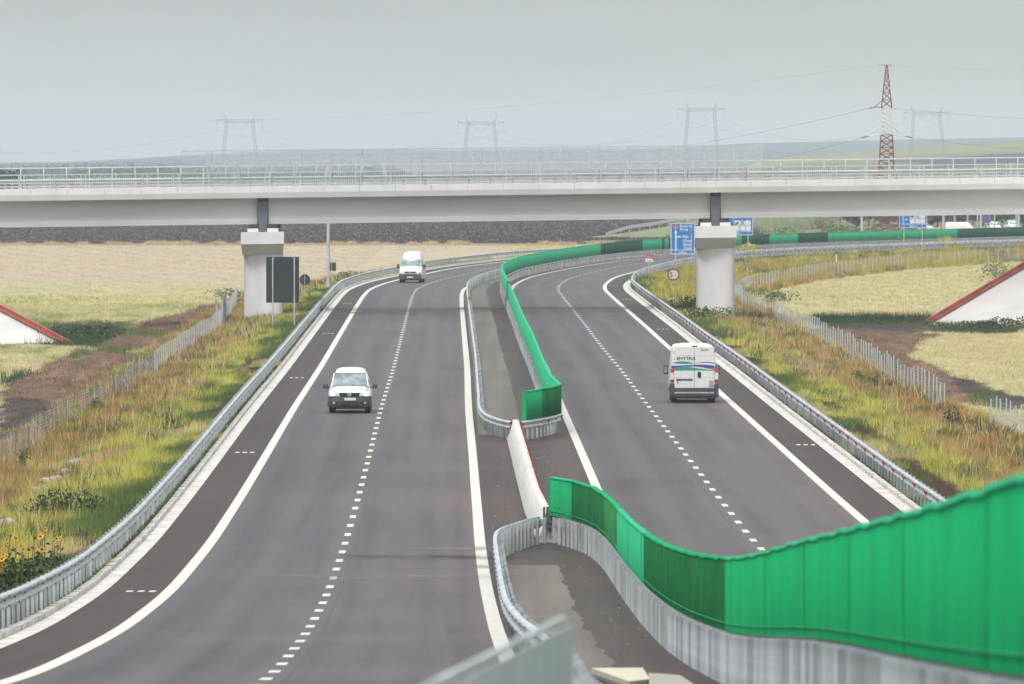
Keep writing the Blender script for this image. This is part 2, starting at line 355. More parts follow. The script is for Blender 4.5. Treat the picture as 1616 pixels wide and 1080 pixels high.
def poly_in(P, X, Y):
    c = np.zeros(X.shape, bool); n = len(P); j = n-1
    for i in range(n):
        xi, yi = P[i]; xj, yj = P[j]
        c ^= ((yi > Y) != (yj > Y)) & (X < (xj-xi)*(Y-yi)/((yj-yi) or 1e-9)+xi); j = i
    return c
def wpoly(pts): return [unp(px, py, flat=-1.0)[:2] for px, py in pts]
DIRT = [wpoly(p) for p in (
    [(0, 612), (55, 592), (80, 566), (130, 553), (200, 552), (236, 562), (218, 588), (150, 622), (92, 642), (50, 630), (0, 632)],
    [(150, 556), (190, 522), (260, 500), (330, 484), (372, 478), (345, 492), (300, 520), (235, 548), (190, 560)],
    [(1250, 520), (1330, 514), (1400, 520), (1480, 528), (1440, 548), (1480, 580), (1540, 606), (1616, 628), (1616, 655), (1540, 640), (1440, 622), (1390, 590), (1352, 556), (1310, 535)])]
DARK = [wpoly(p) for p in ([(0, 632), (50, 628), (110, 640), (80, 672), (0, 712)], [(1480, 592), (1616, 622), (1616, 648), (1560, 640)], [(1300, 512), (1480, 510), (1480, 524), (1330, 522)])]
MEADOW = [wpoly(p) for p in ([(1480, 524), (1616, 520), (1616, 606), (1560, 585), (1500, 560)], [(0, 560), (60, 562), (70, 580), (0, 600)])]
DGRASS = [wpoly(p) for p in ([(0, 538), (100, 548), (200, 545), (235, 525), (120, 515), (90, 520)], [(0, 600), (55, 588), (40, 615), (0, 620)], [(1290, 500), (1470, 500), (1470, 514), (1290, 516)], [(1470, 514), (1616, 518), (1616, 528), (1470, 526)])]
def vnoise(X, Y, s, seed=0):
    r = np.random.default_rng(seed); T = r.random((256, 256)); x = X/s; y = Y/s
    xi = np.floor(x).astype(int); yi = np.floor(y).astype(int); fx = x-xi; fy = y-yi; fx = fx*fx*(3-2*fx); fy = fy*fy*(3-2*fy)
    g = lambda a, b: T[a % 256, b % 256]
    return (g(xi, yi)*(1-fx)+g(xi+1, yi)*fx)*(1-fy)+(g(xi, yi+1)*(1-fx)+g(xi+1, yi+1)*fx)*fy
def fbm(X, Y, s, seed=0): return .55*vnoise(X, Y, s, seed)+.3*vnoise(X, Y, s/2.3, seed+1)+.15*vnoise(X, Y, s/5, seed+2)
C_ = lambda *a: np.array(a, float)
GREEN = C_(.095, .145, .045); YEL = C_(.43, .41, .095); ORG = C_(.37, .235, .095); STRAW = C_(.47, .40, .23); RUST = C_(.27, .125, .06)
SOIL = C_(.145, .092, .060); DSOIL = C_(.060, .046, .038); STUB = C_(.45, .375, .265); LFIELD = C_(.44, .395, .205); PLOW = C_(.075, .056, .064)
DG = C_(.045, .07, .03)
def lerp(a, b, t): return a*(1-t[..., None])+b*t[..., None]
def verge_color(X, Y, d):    # d = metres outside the guardrail
    n1 = fbm(X, Y/5, 1.6, 3); n2 = fbm(X, Y/4, 3.2, 9); n3 = fbm(X, Y/3, .9, 21)
    t = np.clip(d/7.0 + (n2-.5)*.9, 0, 1)
    c = lerp(np.broadcast_to(GREEN, X.shape+(3,)), YEL, np.clip((t-.12)/.22, 0, 1))
    c = lerp(c, ORG, np.clip((t-.50)/.22, 0, 1)*np.clip((n1-.22)/.2, 0, 1))
    c = lerp(c, RUST, np.clip((t-.75)/.15, 0, 1)*np.clip((n3-.55)/.1, 0, 1)*.8)
    c = lerp(c, GREEN*.7, np.clip((n3-.54)/.1, 0, 1)*.85)
    c = lerp(c, np.broadcast_to(C_(.095, .062, .045), c.shape), np.clip((.47-n1)/.06, 0, 1)*np.clip((3.3-d)/1.2, 0, 1))
    c = lerp(c, STRAW, np.clip((n2-.66)/.1, 0, 1)*.6)
    return c
def ground_color(X, Y):
    xl, xr = rail_x(np.clip(Y, -80, 1090)); dl = xl-X; dr = X-xr; d = np.maximum(dl, dr)
    wx = (fbm(X, Y/6, 3, 31)-.5)*3.0; wy = (fbm(X, Y/6, 3, 41)-.5)*26; Xw = X+wx; Yw = Y+wy
    n = fbm(X, Y/7, 4, 51); n2 = fbm(X, Y/5, 1.3, 61)
    c = np.broadcast_to(LFIELD, X.shape+(3,)).copy()
    c = lerp(c, LFIELD*np.array([.72, .85, .7]), np.clip((n-.55)/.15, 0, 1)*.7)
    left = X < 0
    c = np.where(((Yw > 640) & left)[..., None], lerp(c, STUB, np.clip((Yw-690)/90, 0, 1)), c)
    c = np.where((left & (Y < 660))[..., None], lerp(c, GREEN*1.1, np.clip((n2-.42)/.15, 0, 1)*np.clip((650-Yw)/60, 0, 1)*.6), c)
    c = np.where((~left)[..., None], lerp(c, STRAW*1.0, np.clip((n-.5)/.2, 0, 1)*.5), c)
    for P in MEADOW: c[poly_in(P, Xw, Yw)] = (STRAW*.9+LFIELD)/2
    for P in DGRASS: c[poly_in(P, X+wx*.4, Y+wy*.3)] = DG
    pa = fbm(X, Y/9, 1.5, 201); pb = fbm(X, Y/11, .8, 211)
    for P, sc_, th in [(p_, SOIL, .74) for p_ in DIRT]+[(p_, DSOIL, .74) for p_ in DARK]:
        k = poly_in(P, X+wx*.8, Y+wy*.6) & (pa < th+.10*(pb-.5)); c = np.where(k[..., None], lerp(np.broadcast_to(sc_, c.shape), sc_*1.7, np.clip((pb-.5)/.2, 0, 1)), c)
        k2 = poly_in(P, X+wx*.8, Y+wy*.6) & ~k; c[k2] = GREEN*.9
    fe = np.clip((9.2-d)/1.2, 0, 1)*(d > -1)*(Y < 1085)
    w = (vnoise(X, Y/3, 1.5, 71)-.5)*2; v = verge_color(X, Y, d)*.75
    c = np.where((fe+w*.3 > .5)[..., None], v, c)
    pn = fbm(X, Y/9, 2.2, 77); band = (Yw*1.0 > 1078) & ((X < 9+wx) | ((Yw > 1125) & (X < 27+wx))); c = np.where(band[..., None], lerp(np.broadcast_to(PLOW*.8, c.shape), PLOW*1.5, np.clip((pn-.35)/.3, 0, 1)), c)
    c = np.where(((Y > 1060) & (Yw <= 1078))[..., None], np.broadcast_to(STUB*.75, c.shape), c)
    rr = (Y > 1060) & ~band & (Yw > 1078); c = np.where(rr[..., None], lerp(np.broadcast_to(C_(.12, .15, .07), c.shape), C_(.2, .19, .1), np.clip((n-.4)/.2, 0, 1)), c)
    px = 808+X*FPX/np.maximum(Y, 1)
    c = np.where(((Y > 1900) & (px < 1180))[..., None], np.broadcast_to(C_(.13, .12, .105), c.shape), c)
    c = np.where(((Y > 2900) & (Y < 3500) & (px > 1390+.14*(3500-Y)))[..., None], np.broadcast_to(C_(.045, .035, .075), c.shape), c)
    c = np.where(((Y >= 3500) & (Y < 6200) & (px > 1150))[..., None], lerp(np.broadcast_to(C_(.17, .19, .085), c.shape), C_(.24, .23, .11), np.clip((vnoise(X, Y, 160, 5)-.4)/.2, 0, 1)), c)
    c = np.where((Y >= 6200)[..., None], np.broadcast_to(C_(.02, .05, .08), c.shape), c)  # blue of the distant haze put into the ridge colour
    return c
ya = np.concatenate([np.arange(-80, 200, 3.0), np.arange(200, 1100, 2.0), np.geomspace(1100, 9000, 220)])
xa = np.concatenate([-np.geomspace(6000, 92, 46), np.arange(-90, -30, 1.5), np.arange(-30, 34, .5), np.arange(34, 92, 1.5), np.geomspace(94, 6000, 46)])
XX, YY = np.meshgrid(xa, ya, indexing='ij')
ground = grid_mesh('ground', np.stack([XX, YY, terrain(XX, YY)], -1), M['ground'], col=ground_color(XX, YY))
tag(ground, kind='structure')
# ------------------------------------------------------------------ roads, median, markings
Y0, Y1 = -70, 1070
def st(o): return tag(o, kind='structure')
st(ribbon('road', SB, [-3.85, -2.5, -1.2, 0, 1.2, 2.5, 3.75], Y0, Y1, 0, M['lane'], 2))
st(ribbon('road', SF, [-3.75, -2.5, -1.2, 0, 1.2, 2.5, 3.85], Y0, Y1, 0, M['lane'], 2))
st(ribbon('road_shoulder', SB, [-5.25, -3.85], Y0, Y1, 0, M['shoulder'], 2))
st(ribbon('road_shoulder', SF, [3.85, 5.25], Y0, Y1, 0, M['shoulder'], 2))
def between(name, oa, ob, y0, y1, dz, m, k=5, step=2.0):     # sheet spanning from the left road (offset oa) to the right road (offset ob)
    ys = np.arange(y0, y1+.1, step); a = np.stack(off_curve(SB, oa, ys), -1); b = np.stack(off_curve(SF, ob, ys), -1)
    t = np.linspace(0, 1, k)[None, :, None]; P = a[:, None]*(1-t)+b[:, None]*t
    P = np.concatenate([P, (G(P[..., 1])+dz)[..., None]], -1)
    uv = np.stack([P[..., 0], P[..., 1]], -1); return grid_mesh(name, P, m, None, uv)
st(between('median_strip', 3.75, -3.75, Y0, Y1, 0, M['brownasphalt'], 6))
def strip_to(name, oa, ob, y0, y1, dz, m, step=1.0, w=.05):
    ys = np.arange(y0, y1+.1, step); a = np.stack(off_curve(SB, oa, ys), -1); x, y = off_curve(SF, ob, ys)
    b = np.stack([x+w*(vnoise(ys, ys*0, 2.2, 5)-.5)*2+w*(vnoise(ys, ys*0, .9, 6)-.5), y], -1)
    t = np.linspace(0, 1, 5)[None, :, None]; P = a[:, None]*(1-t)+b[:, None]*t
    P = np.concatenate([P, (G(P[..., 1])+dz)[..., None]], -1); return grid_mesh(name, P, m, None, np.stack([P[..., 0], P[..., 1]], -1))
st(strip_to('median_pavement', 4.05, -5.72, 322, 1060, .004, M['medconc']))
st(strip_to('median_pavement', 4.25, -5.68, -60, 214, .004, M['medconc'], w=.08))
st(ribbon('lane_marking', SB, [-3.90, -3.60], Y0, Y1, .004, M['paint'], 2))
st(ribbon('lane_marking', SB, [3.60, 3.90], Y0, Y1, .004, M['paint'], 2))
st(ribbon('lane_marking', SF, [-3.90, -3.60], Y0, Y1, .004, M['paint'], 2))
st(ribbon('lane_marking', SF, [3.60, 3.90], Y0, Y1, .004, M['paint'], 2))
def dashes(name, S, phase):
    b = MB(); y = phase
    while y < 1060:
        y += 6.25; ln = 2.0
        ys = np.array([y, y+ln/2, y+ln]); e = .5; sl = float(S(y+e)-S(y-e)); k = 1/math.sqrt(1+sl*sl)
        ys = y + (ys-y)*k
        L = np.stack(off_curve(S, -.09, ys), -1); R = np.stack(off_curve(S, .09, ys), -1)
        vs = []
        for a, c in zip(L, R): vs += [(a[0], a[1], G(a[1])+.004), (c[0], c[1], G(c[1])+.004)]
        b.add(vs, [(0, 1, 3, 2), (2, 3, 5, 4)]); y += 6.25*(k-1)
    return st(b.build(name, M['paint']))
dashes('lane_marking', SB, -64.9); dashes('lane_marking', SF, -62.6)
b = MB()
for px, py in ((228, 934.5), (390, 715), (471, 597), (520, 527), (550, 479)):
    X, Y, _ = unp(px, py)
    for k in (-1, 0, 1):
        a, c = X+k*.27-.08-.1, X+k*.27+.08-.1; b.add([(a, Y, G(Y)+.004), (c, Y, G(Y)+.004), (c, Y+1.0, G(Y+1)+.004), (a, Y+1.0, G(Y+1)+.004)], [(0, 1, 2, 3)])
for px, py in ((1268, 703), (1044, 520), (987, 473), (967, 451)):
    X, Y, _ = unp(px, py)
    for k in (-1, 0, 1):
        a, c = X+k*.27-.08+.1, X+k*.27+.08+.1; b.add([(a, Y, G(Y)+.004), (c, Y, G(Y)+.004), (c, Y+1.0, G(Y+1)+.004), (a, Y+1.0, G(Y+1)+.004)], [(0, 1, 2, 3)])
st(b.build('shoulder_marking', M['paint']))
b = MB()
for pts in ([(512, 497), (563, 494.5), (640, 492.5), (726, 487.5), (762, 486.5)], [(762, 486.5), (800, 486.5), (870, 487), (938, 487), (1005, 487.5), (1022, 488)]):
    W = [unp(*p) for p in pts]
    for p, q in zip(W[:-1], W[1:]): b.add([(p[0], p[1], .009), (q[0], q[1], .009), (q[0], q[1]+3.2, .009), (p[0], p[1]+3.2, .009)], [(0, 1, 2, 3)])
st(b.build('road_strip', M['darkstrip']))  # thin dark strip crossing both carriageways below the bridge
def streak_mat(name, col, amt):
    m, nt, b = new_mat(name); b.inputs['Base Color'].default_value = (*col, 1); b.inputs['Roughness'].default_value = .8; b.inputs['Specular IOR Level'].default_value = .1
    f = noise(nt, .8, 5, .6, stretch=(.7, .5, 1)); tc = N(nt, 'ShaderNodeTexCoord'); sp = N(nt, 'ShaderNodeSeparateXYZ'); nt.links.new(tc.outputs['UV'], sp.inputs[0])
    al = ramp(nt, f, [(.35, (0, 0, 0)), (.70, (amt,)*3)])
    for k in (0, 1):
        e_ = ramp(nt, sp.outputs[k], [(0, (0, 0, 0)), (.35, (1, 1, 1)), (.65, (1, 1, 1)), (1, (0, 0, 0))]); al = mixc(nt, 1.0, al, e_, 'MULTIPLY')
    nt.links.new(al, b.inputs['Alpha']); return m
lt, dk = streak_mat('pale_streak', (.19, .175, .165), .85), streak_mat('dark_streak', (.02, .018, .02), .6)  # paler and darker streaks laid across the left carriageway
def streak_patch(S, oa, ob, y0_, y1_, mm):
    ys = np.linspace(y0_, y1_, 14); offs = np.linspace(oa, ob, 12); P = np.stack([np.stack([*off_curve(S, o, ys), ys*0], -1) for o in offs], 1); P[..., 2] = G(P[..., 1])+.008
    u, v = np.meshgrid(np.linspace(0, 1, 12), np.linspace(0, 1, 14)); st(grid_mesh('road_streak', P, mm, None, np.stack([u, v], -1)))
for a_ in ((-2.6, 4.6, 203, 208, lt), (-.2, 4.9, 211, 215, lt), (-1.2, 5.4, 217, 222, dk), (.6, 4.6, 224, 228, lt)): streak_patch(SB, *a_)
st(ribbon('paving_seam', SB, [.26, .30], Y0, Y1, .003, M['darkstrip'], 2)); st(ribbon('paving_seam', SF, [-.30, -.26], Y0, Y1, .003, M['darkstrip'], 2))
# gutters and kerb stones
for S, sg in ((SB, -1), (SF, 1)):
    st(ribbon('gutter', S, sorted([sg*5.25, sg*5.66]), Y0, Y1, .012, M['gutter'], 1, wob=0))
    b = MB(); dg_ = MB(); y = Y0*1.0; k = 0
    while y < 900:
        ln = .98; k += 1
        gap = random.random() < .10
        ys = np.array([y, y+ln*(.86 if gap else .97)]); (xa_, ya_), (xb_, yb_) = off_curve(S, sg*5.66, ys), off_curve(S, sg*5.83, ys)
        h = .13 + random.uniform(-.012, .012); j = random.uniform(-.012, .012); zz = G(ys)
        b.add([(xa_[0]+j, ya_[0], zz[0]-.1), (xb_[0], yb_[0], zz[0]-.1), (xb_[1], yb_[1], zz[1]-.1), (xa_[1]+j, ya_[1], zz[1]-.1),
               (xa_[0]+j, ya_[0], zz[0]+h), (xb_[0], yb_[0], zz[0]+h), (xb_[1], yb_[1], zz[1]+h), (xa_[1]+j, ya_[1], zz[1]+h)], [(0,3,2,1),(4,5,6,7),(0,1,5,4),(1,2,6,5),(2,3,7,6),(3,0,4,7)])
        if gap: xg, yg = off_curve(S, sg*5.72, np.array([y+.92])); dg_.cbox((xg[0], yg[0], zz[0]+.03), (.12, .14, .08))
        y += 1.0
    st(b.build('kerb', M['gutter'])); st(dg_.build('kerb_drain', M['condark']))
# ------------------------------------------------------------------ guardrails of the motorway
guardrail('long galvanised guardrail along the left edge of the left carriageway, grass behind it', resample(curve_path(SB, -6.0, 20, 1060), 2.0), 1, 2.0)
guardrail('long galvanised guardrail with red reflectors along the right edge of the right carriageway', resample(curve_path(SF, 6.0, 20, 1060), 2.0), -1, 2.0, refl=6.25)
lp = [(.0, 315), (-.5, 318.2), (-.95, 323), (-1.2, 329), (-1.35, 338)] + curve_path(SB, 4.2, 350, 1060, 4)
guardrail('galvanised median guardrail on the left of the far median, curving round its near end', smooth_path(lp, 1.0), -1, 2.0, nose=(300, 333))
rp = [(.3, 315), (.6, 316.2), (.95, 317.8), (1.35, 320), (1.68, 322.5), (1.86, 324.6), (1.86, 327), (1.76, 331), (1.6, 337)] + curve_path(SF, -4.5, 345, 1060, 4)
rpath = smooth_path(rp, 1.5)
guardrail('galvanised guardrail with red reflectors under the far green screen wall', rpath, 1, 2.0, refl=5.0, nose=(300, 330))
npr = thing('guardrail', 'blurred flat grey guardrail end plate in front of the camera at bottom centre', 'guardrail')
b = MB(); PTS = [(.285, 38.6, 2.20), (-.28, 33.0, 2.15), (-.62, 29.0, 2.12), (-1.4, 20.0, 1.75)]
for (xa_, ya_, da_), (xb_, yb_, db_) in zip(PTS[:-1], PTS[1:]):
    vs = []
    for off in (0, .05): vs += [(xa_, ya_+off, G(ya_)+.05), (xb_, yb_+off, G(yb_)+.05), (xb_, yb_+off, CZ-db_), (xa_, ya_+off, CZ-da_)]
    b.add(vs, [(0,1,2,3),(7,6,5,4),(0,4,5,1),(1,5,6,2),(2,6,7,3),(3,7,4,0)])
b.build('end_plate', mat('pale_steel_plate', (.47, .50, .53), .6, .0, var=.12, scale=3, stretch=(3, 3, .3)), npr)
b = MB(); xa_, ya_, da_ = PTS[0]
b.box(xa_-.10, xa_-.02, ya_+.06, ya_+.12, G(ya_)-.3, CZ-da_-.04); b.build('post', M['galv'], npr)
b = MB()
for (xa_, ya_, da_), (xb_, yb_, db_) in zip(PTS[:-1], PTS[1:]): b.tube((xa_-.05, ya_+.09, CZ-da_+.012), (xb_-.05, yb_+.09, CZ-db_+.012), .022)
b.build('top_edge', M['galv'], npr)
nr = [(.30, 46), (.38, 70), (.45, 95), (.47, 119), (.37, 126), (.22, 134), (-.06, 154), (-.16, 169), (-.32, 199), (-.43, 216), (-.3, 221), (.12, 225), (.5, 228.6), (.78, 229.8)]
guardrail('weathered guardrail on the left of the near median with a curled end', smooth_path(nr, .6)[::-1], 1, 1.6, m='galvold', nose=(219, 240))
wr = [(2.3, 20), (2.55, 30), (2.78, 45), (3.1, 70), (3.27, 87), (3.21, 121), (2.93, 142), (2.83, 166), (2.72, 185), (2.62, 201), (2.48, 212), (2.22, 221), (1.85, 225.5), (1.45, 229), (1.30, 230)]
wpath = smooth_path(wr, .6)
guardrail('weathered guardrail under the near green screen wall, posts set close together', wpath, 1, 1.33, m='galvold', nose=(222, 240))
# ------------------------------------------------------------------ green screens
def screen(label, path, segs, z0=.76, z1=1.86, thick=.05, rib=.25, joints=True):
    root = thing('screen_wall', label, 'screen wall')
    p = resample(path, rib/2); d = np.r_[0, np.cumsum(np.hypot(*np.diff(p, axis=0).T))]; t, n = frames(p)
    wob = np.where((np.arange(len(p)) % 2) == 0, .012, -.012)
    px = 808 + p[:, 0]*FPX/p[:, 1]
    col = segs(p, px, d); i = 0; out = []
    while i < len(p)-1:
        j = i
        while j < len(p)-1 and col[j] == col[i]: j += 1
        out.append((i, j)); i = j
    jb = MB(); jp = resample(path, 14.0); jt, jn = frames(jp)
    for (x, y), (nx, ny), (tx, ty) in zip(jp[1:-1], jn[1:-1], jt[1:-1]):
        vs = []
        for zz_ in (z0+.01, z1-.02):
            for a, c in ((-.068, -.028), (.068, -.028), (.068, .028), (-.068, .028)): vs.append((x+nx*a+tx*c, y+ny*a+ty*c, G(y)+zz_))
        jb.add(vs, [(0,3,2,1),(4,5,6,7),(0,1,5,4),(1,2,6,5),(2,3,7,6),(3,0,4,7)])
    if joints: tag(jb.build('joint_profile', M['greenjoint'], root), kind='stuff')
    kp = [(-.070, z0+.10), (-.070, z0+.118), (-.05, z0+.118), (-.05, z0+.10)]
    sweep('lower_rail', p, kp, M['greenjoint'] if joints else M['greenteal'], root)
    for i, j in out:
        if j - i < 1: continue
        s = slice(i, j+1); q = p[s]; nn = n[s]; w = wob[s]; z = G(q[:, 1]); hz = .010*np.sin(np.floor(q[:, 1]/2.0)*2.3)
        R = []
        for a, zz in ((-thick, z0), (-thick, z1), (thick, z1), (thick, z0), (-thick, z0)):
            o = a + w*(1 if True else 0); R.append(np.stack([q[:, 0]+nn[:, 0]*o, q[:, 1]+nn[:, 1]*o, z+zz+(hz if zz == z1 else 0)], -1))
        P = np.stack(R, 1); grid_mesh('panel', P, M[col[i]], root, smooth=False)
        o = [(-.07, z1-.02), (-.07, z1+.02), (.07, z1+.02), (.07, z1-.02), (-.07, z1-.02)]
        P = np.stack([np.stack([q[:, 0]+nn[:, 0]*a, q[:, 1]+nn[:, 1]*a, z+b_+hz], -1) for a, b_ in o], 1)
        capm = {'greenlight': 'greenteal', 'greenteal': 'greenteal', 'greendark': 'greenlight', 'greenmid': 'greenlight', 'greendeep': 'greendark'}[col[i]]
        grid_mesh('top_rail', P, M[capm], root, smooth=False)
    for e_ in (0, -1):
        b = MB(); x, y = p[e_]; sg_ = 1 if e_ == 0 else -1; tx, ty = t[e_]; nx, ny = n[e_]; vs = []
        for zz in (z0, z1+.02):
            for a, c in ((-.08, -.03), (.08, -.03), (.08, .03), (-.08, .03)): vs.append((x+nx*a-tx*sg_*.03+tx*c, y+ny*a-ty*sg_*.03+ty*c, G(y)+zz))
        b.add(vs, [(0,3,2,1),(4,5,6,7),(0,1,5,4),(1,2,6,5),(2,3,7,6),(3,0,4,7)]); b.build('end_cap', M['greenlight'], root)
    return root, p
def near_seg(p, px, d):
    L = d[-1]; c = []
    for (x, y), dd in zip(p, d):
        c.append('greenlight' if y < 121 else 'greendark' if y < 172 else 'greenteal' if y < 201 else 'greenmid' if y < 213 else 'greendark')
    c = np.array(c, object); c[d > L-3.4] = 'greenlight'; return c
sp = smooth_path(wr + [(1.12, 230.3)], .6)
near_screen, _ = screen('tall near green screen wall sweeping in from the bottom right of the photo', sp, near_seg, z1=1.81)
def far_seg(p, px, d):
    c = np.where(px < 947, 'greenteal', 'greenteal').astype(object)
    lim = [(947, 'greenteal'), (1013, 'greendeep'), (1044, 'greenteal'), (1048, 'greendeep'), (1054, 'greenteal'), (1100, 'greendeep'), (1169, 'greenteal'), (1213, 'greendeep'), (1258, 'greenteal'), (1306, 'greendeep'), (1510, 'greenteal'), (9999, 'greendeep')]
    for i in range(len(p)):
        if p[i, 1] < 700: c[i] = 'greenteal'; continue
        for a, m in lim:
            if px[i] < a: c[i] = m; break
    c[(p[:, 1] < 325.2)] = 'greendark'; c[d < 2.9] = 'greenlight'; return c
sp2 = np.vstack([resample([(.48, 316.0), (.95, 318.1), (1.35, 320.3), (1.68, 322.8), (1.89, 325)], .5), smooth_path([(1.88, 325.6), (1.78, 330), (1.6, 337)] + rp[9:], 1.0)])
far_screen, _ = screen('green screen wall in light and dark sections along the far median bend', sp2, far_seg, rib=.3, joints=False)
b = MB()     # bolts on the end panels
for k in range(4):
    for j in range(5):
        b.cbox((1.16+.02+k*.13, 230.1-k*.45-.12, G(229)+1.0+j*.2), (.03, .03, .02))
b.build('bolt', M['galvdark'], near_screen)
# concrete barrier joining the two median parts
bp_ = resample([(.14, 315.6), (.45, 280), (.72, 250), (.95, 236), (1.05, 230.6)], 2.0)
cb = thing('concrete_barrier', 'white concrete safety barrier bridging the gap between the two median parts', 'concrete barrier')
prof = [(-.33, 0), (-.33, .08), (-.22, .32), (-.11, .80), (.11, .80), (.22, .32), (.33, .08), (.33, 0)]
n_ = len(bp_); i = 0
seg = MB()
body = sweep('barrier_wall', bp_, prof, mat('barrier_concrete', (.50, .49, .465), .85, var=.12, scale=1.2), cb, closed=True)
e = MB(); x0, y0 = bp_[-1]; zg = G(y0); e.prism([(x0+a, zg+b_) for a, b_ in prof], 'y', y0-.06, y0-.003)
e.build('end_face', M['stone'], cb)
e = MB(); e.tube((x0, y0-.10, zg+.36), (x0, y0-.055, zg+.36), .05); e.build('socket', M['black'], cb)
e = MB(); e.box(x0-.10, x0+.10, y0-.2, y0-.08, zg+.56, zg+1.0); e.box(x0-.19, x0-.12, y0-.3, y0-.2, zg+.5, zg+1.0); e.box(x0+.12, x0+.19, y0-.3, y0-.2, zg+.5, zg+1.0)
e.build('joint_bracket', M['galvdark'], cb)
rr = resample(bp_, 7.5); t, n = frames(rr)
rm = MB(); rm.box(-.045, .045, -.02, .02, -.07, .07); rme = bpy.data.meshes.new('reflector'); rme.from_pydata(rm.v, [], rm.f); rme.materials.append(M['red'])
for i in range(len(rr)):
    o = bpy.data.objects.new('reflector', rme); COL.objects.link(o); o.parent = cb; o.location = (rr[i, 0]+.24, rr[i, 1], G(rr[i, 1])+.56)
# broken slab and pit in the near median
sl = thing('broken_slab', 'broken cream concrete slabs over a dark pit at the bottom of the near median', 'slab')
z = lambda y: G(y)
for nm, mm, pts, dz in (('pit', 'black', [(1.15, 128.8), (2.4, 129.2), (2.6, 121), (2.2, 110), (1.5, 110)], .010), ('slab', 'cream', [(1.22, 127.6), (2.02, 127.9), (1.95, 117), (1.62, 114)], .10), ('slab', 'stone', [(2.06, 125), (2.5, 123), (2.45, 108), (1.8, 108)], .07)):
    b = MB(); n = len(pts)
    b.add([(x, y, z(y)-.02) for x, y in pts]+[(x, y, z(y)+dz) for x, y in pts], [(k, (k+1) % n, n+(k+1) % n, n+k) for k in range(n)]+[tuple(range(n, 2*n))]); b.build(nm, M[mm], sl)
#PART2
# ------------------------------------------------------------------ overpass bridge (skewed: y grows with x; grade along x)
BX = .3; BG = .0105; BY = 573.0
br = thing('overpass_bridge', 'long pale concrete road bridge crossing over the whole motorway', 'bridge', (0, BY, 0))
def bb(mb, name, m, parent=None, bevel=0, grade=True, smooth=False):
    mb.v = [(x, y+BX*x, z+(BG*x if grade else 0)) for x, y, z in mb.v]
    return mb.build(name, m, parent if parent is not None else br, bevel=bevel, smooth=smooth)
PL, PR_ = -17.1, 14.2; XE = 62
b = MB(); b.prism([(0, 8.40), (0, 8.81), (.30, 8.81), (.30, 8.72), (9.7, 8.72), (9.7, 8.81), (10, 8.81), (10, 8.40), (9.9, 8.02), (9.65, 8.02), (9.6, 8.3), (.4, 8.3), (.35, 8.02), (.10, 8.02)], 'x', -XE, XE)
bb(b, 'edge_beam', M['conc'])
b = MB(); k = -XE + 2.1
while k < XE:
    b.box(k-.016, k+.016, -.004, .02, 8.42, 8.80); k += 2.47
bb(b, 'panel_joint', M['grey'])
b = MB(); k = -XE + 3.3
while k < XE:
    w_ = random.uniform(.05, .16); b.box(k-w_, k+w_, .095, .11, 8.04, 8.10+random.uniform(.0, .15)); k += random.uniform(2.2, 6.5)
bb(b, 'drip_stain', mat('drip_stain', (.33, .325, .31), .9))
cuts = [-XE, PL-.37, PL+.37, PR_-.37, PR_+.37, XE]
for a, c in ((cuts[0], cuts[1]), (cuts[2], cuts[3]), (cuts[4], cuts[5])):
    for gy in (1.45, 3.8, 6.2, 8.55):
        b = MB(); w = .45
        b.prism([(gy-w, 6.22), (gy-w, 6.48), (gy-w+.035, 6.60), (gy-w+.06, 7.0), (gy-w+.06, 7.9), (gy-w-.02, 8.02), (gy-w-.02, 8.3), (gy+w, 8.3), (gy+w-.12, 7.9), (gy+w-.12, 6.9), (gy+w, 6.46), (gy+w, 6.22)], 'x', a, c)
        bb(b, 'girder', M['concweb'])
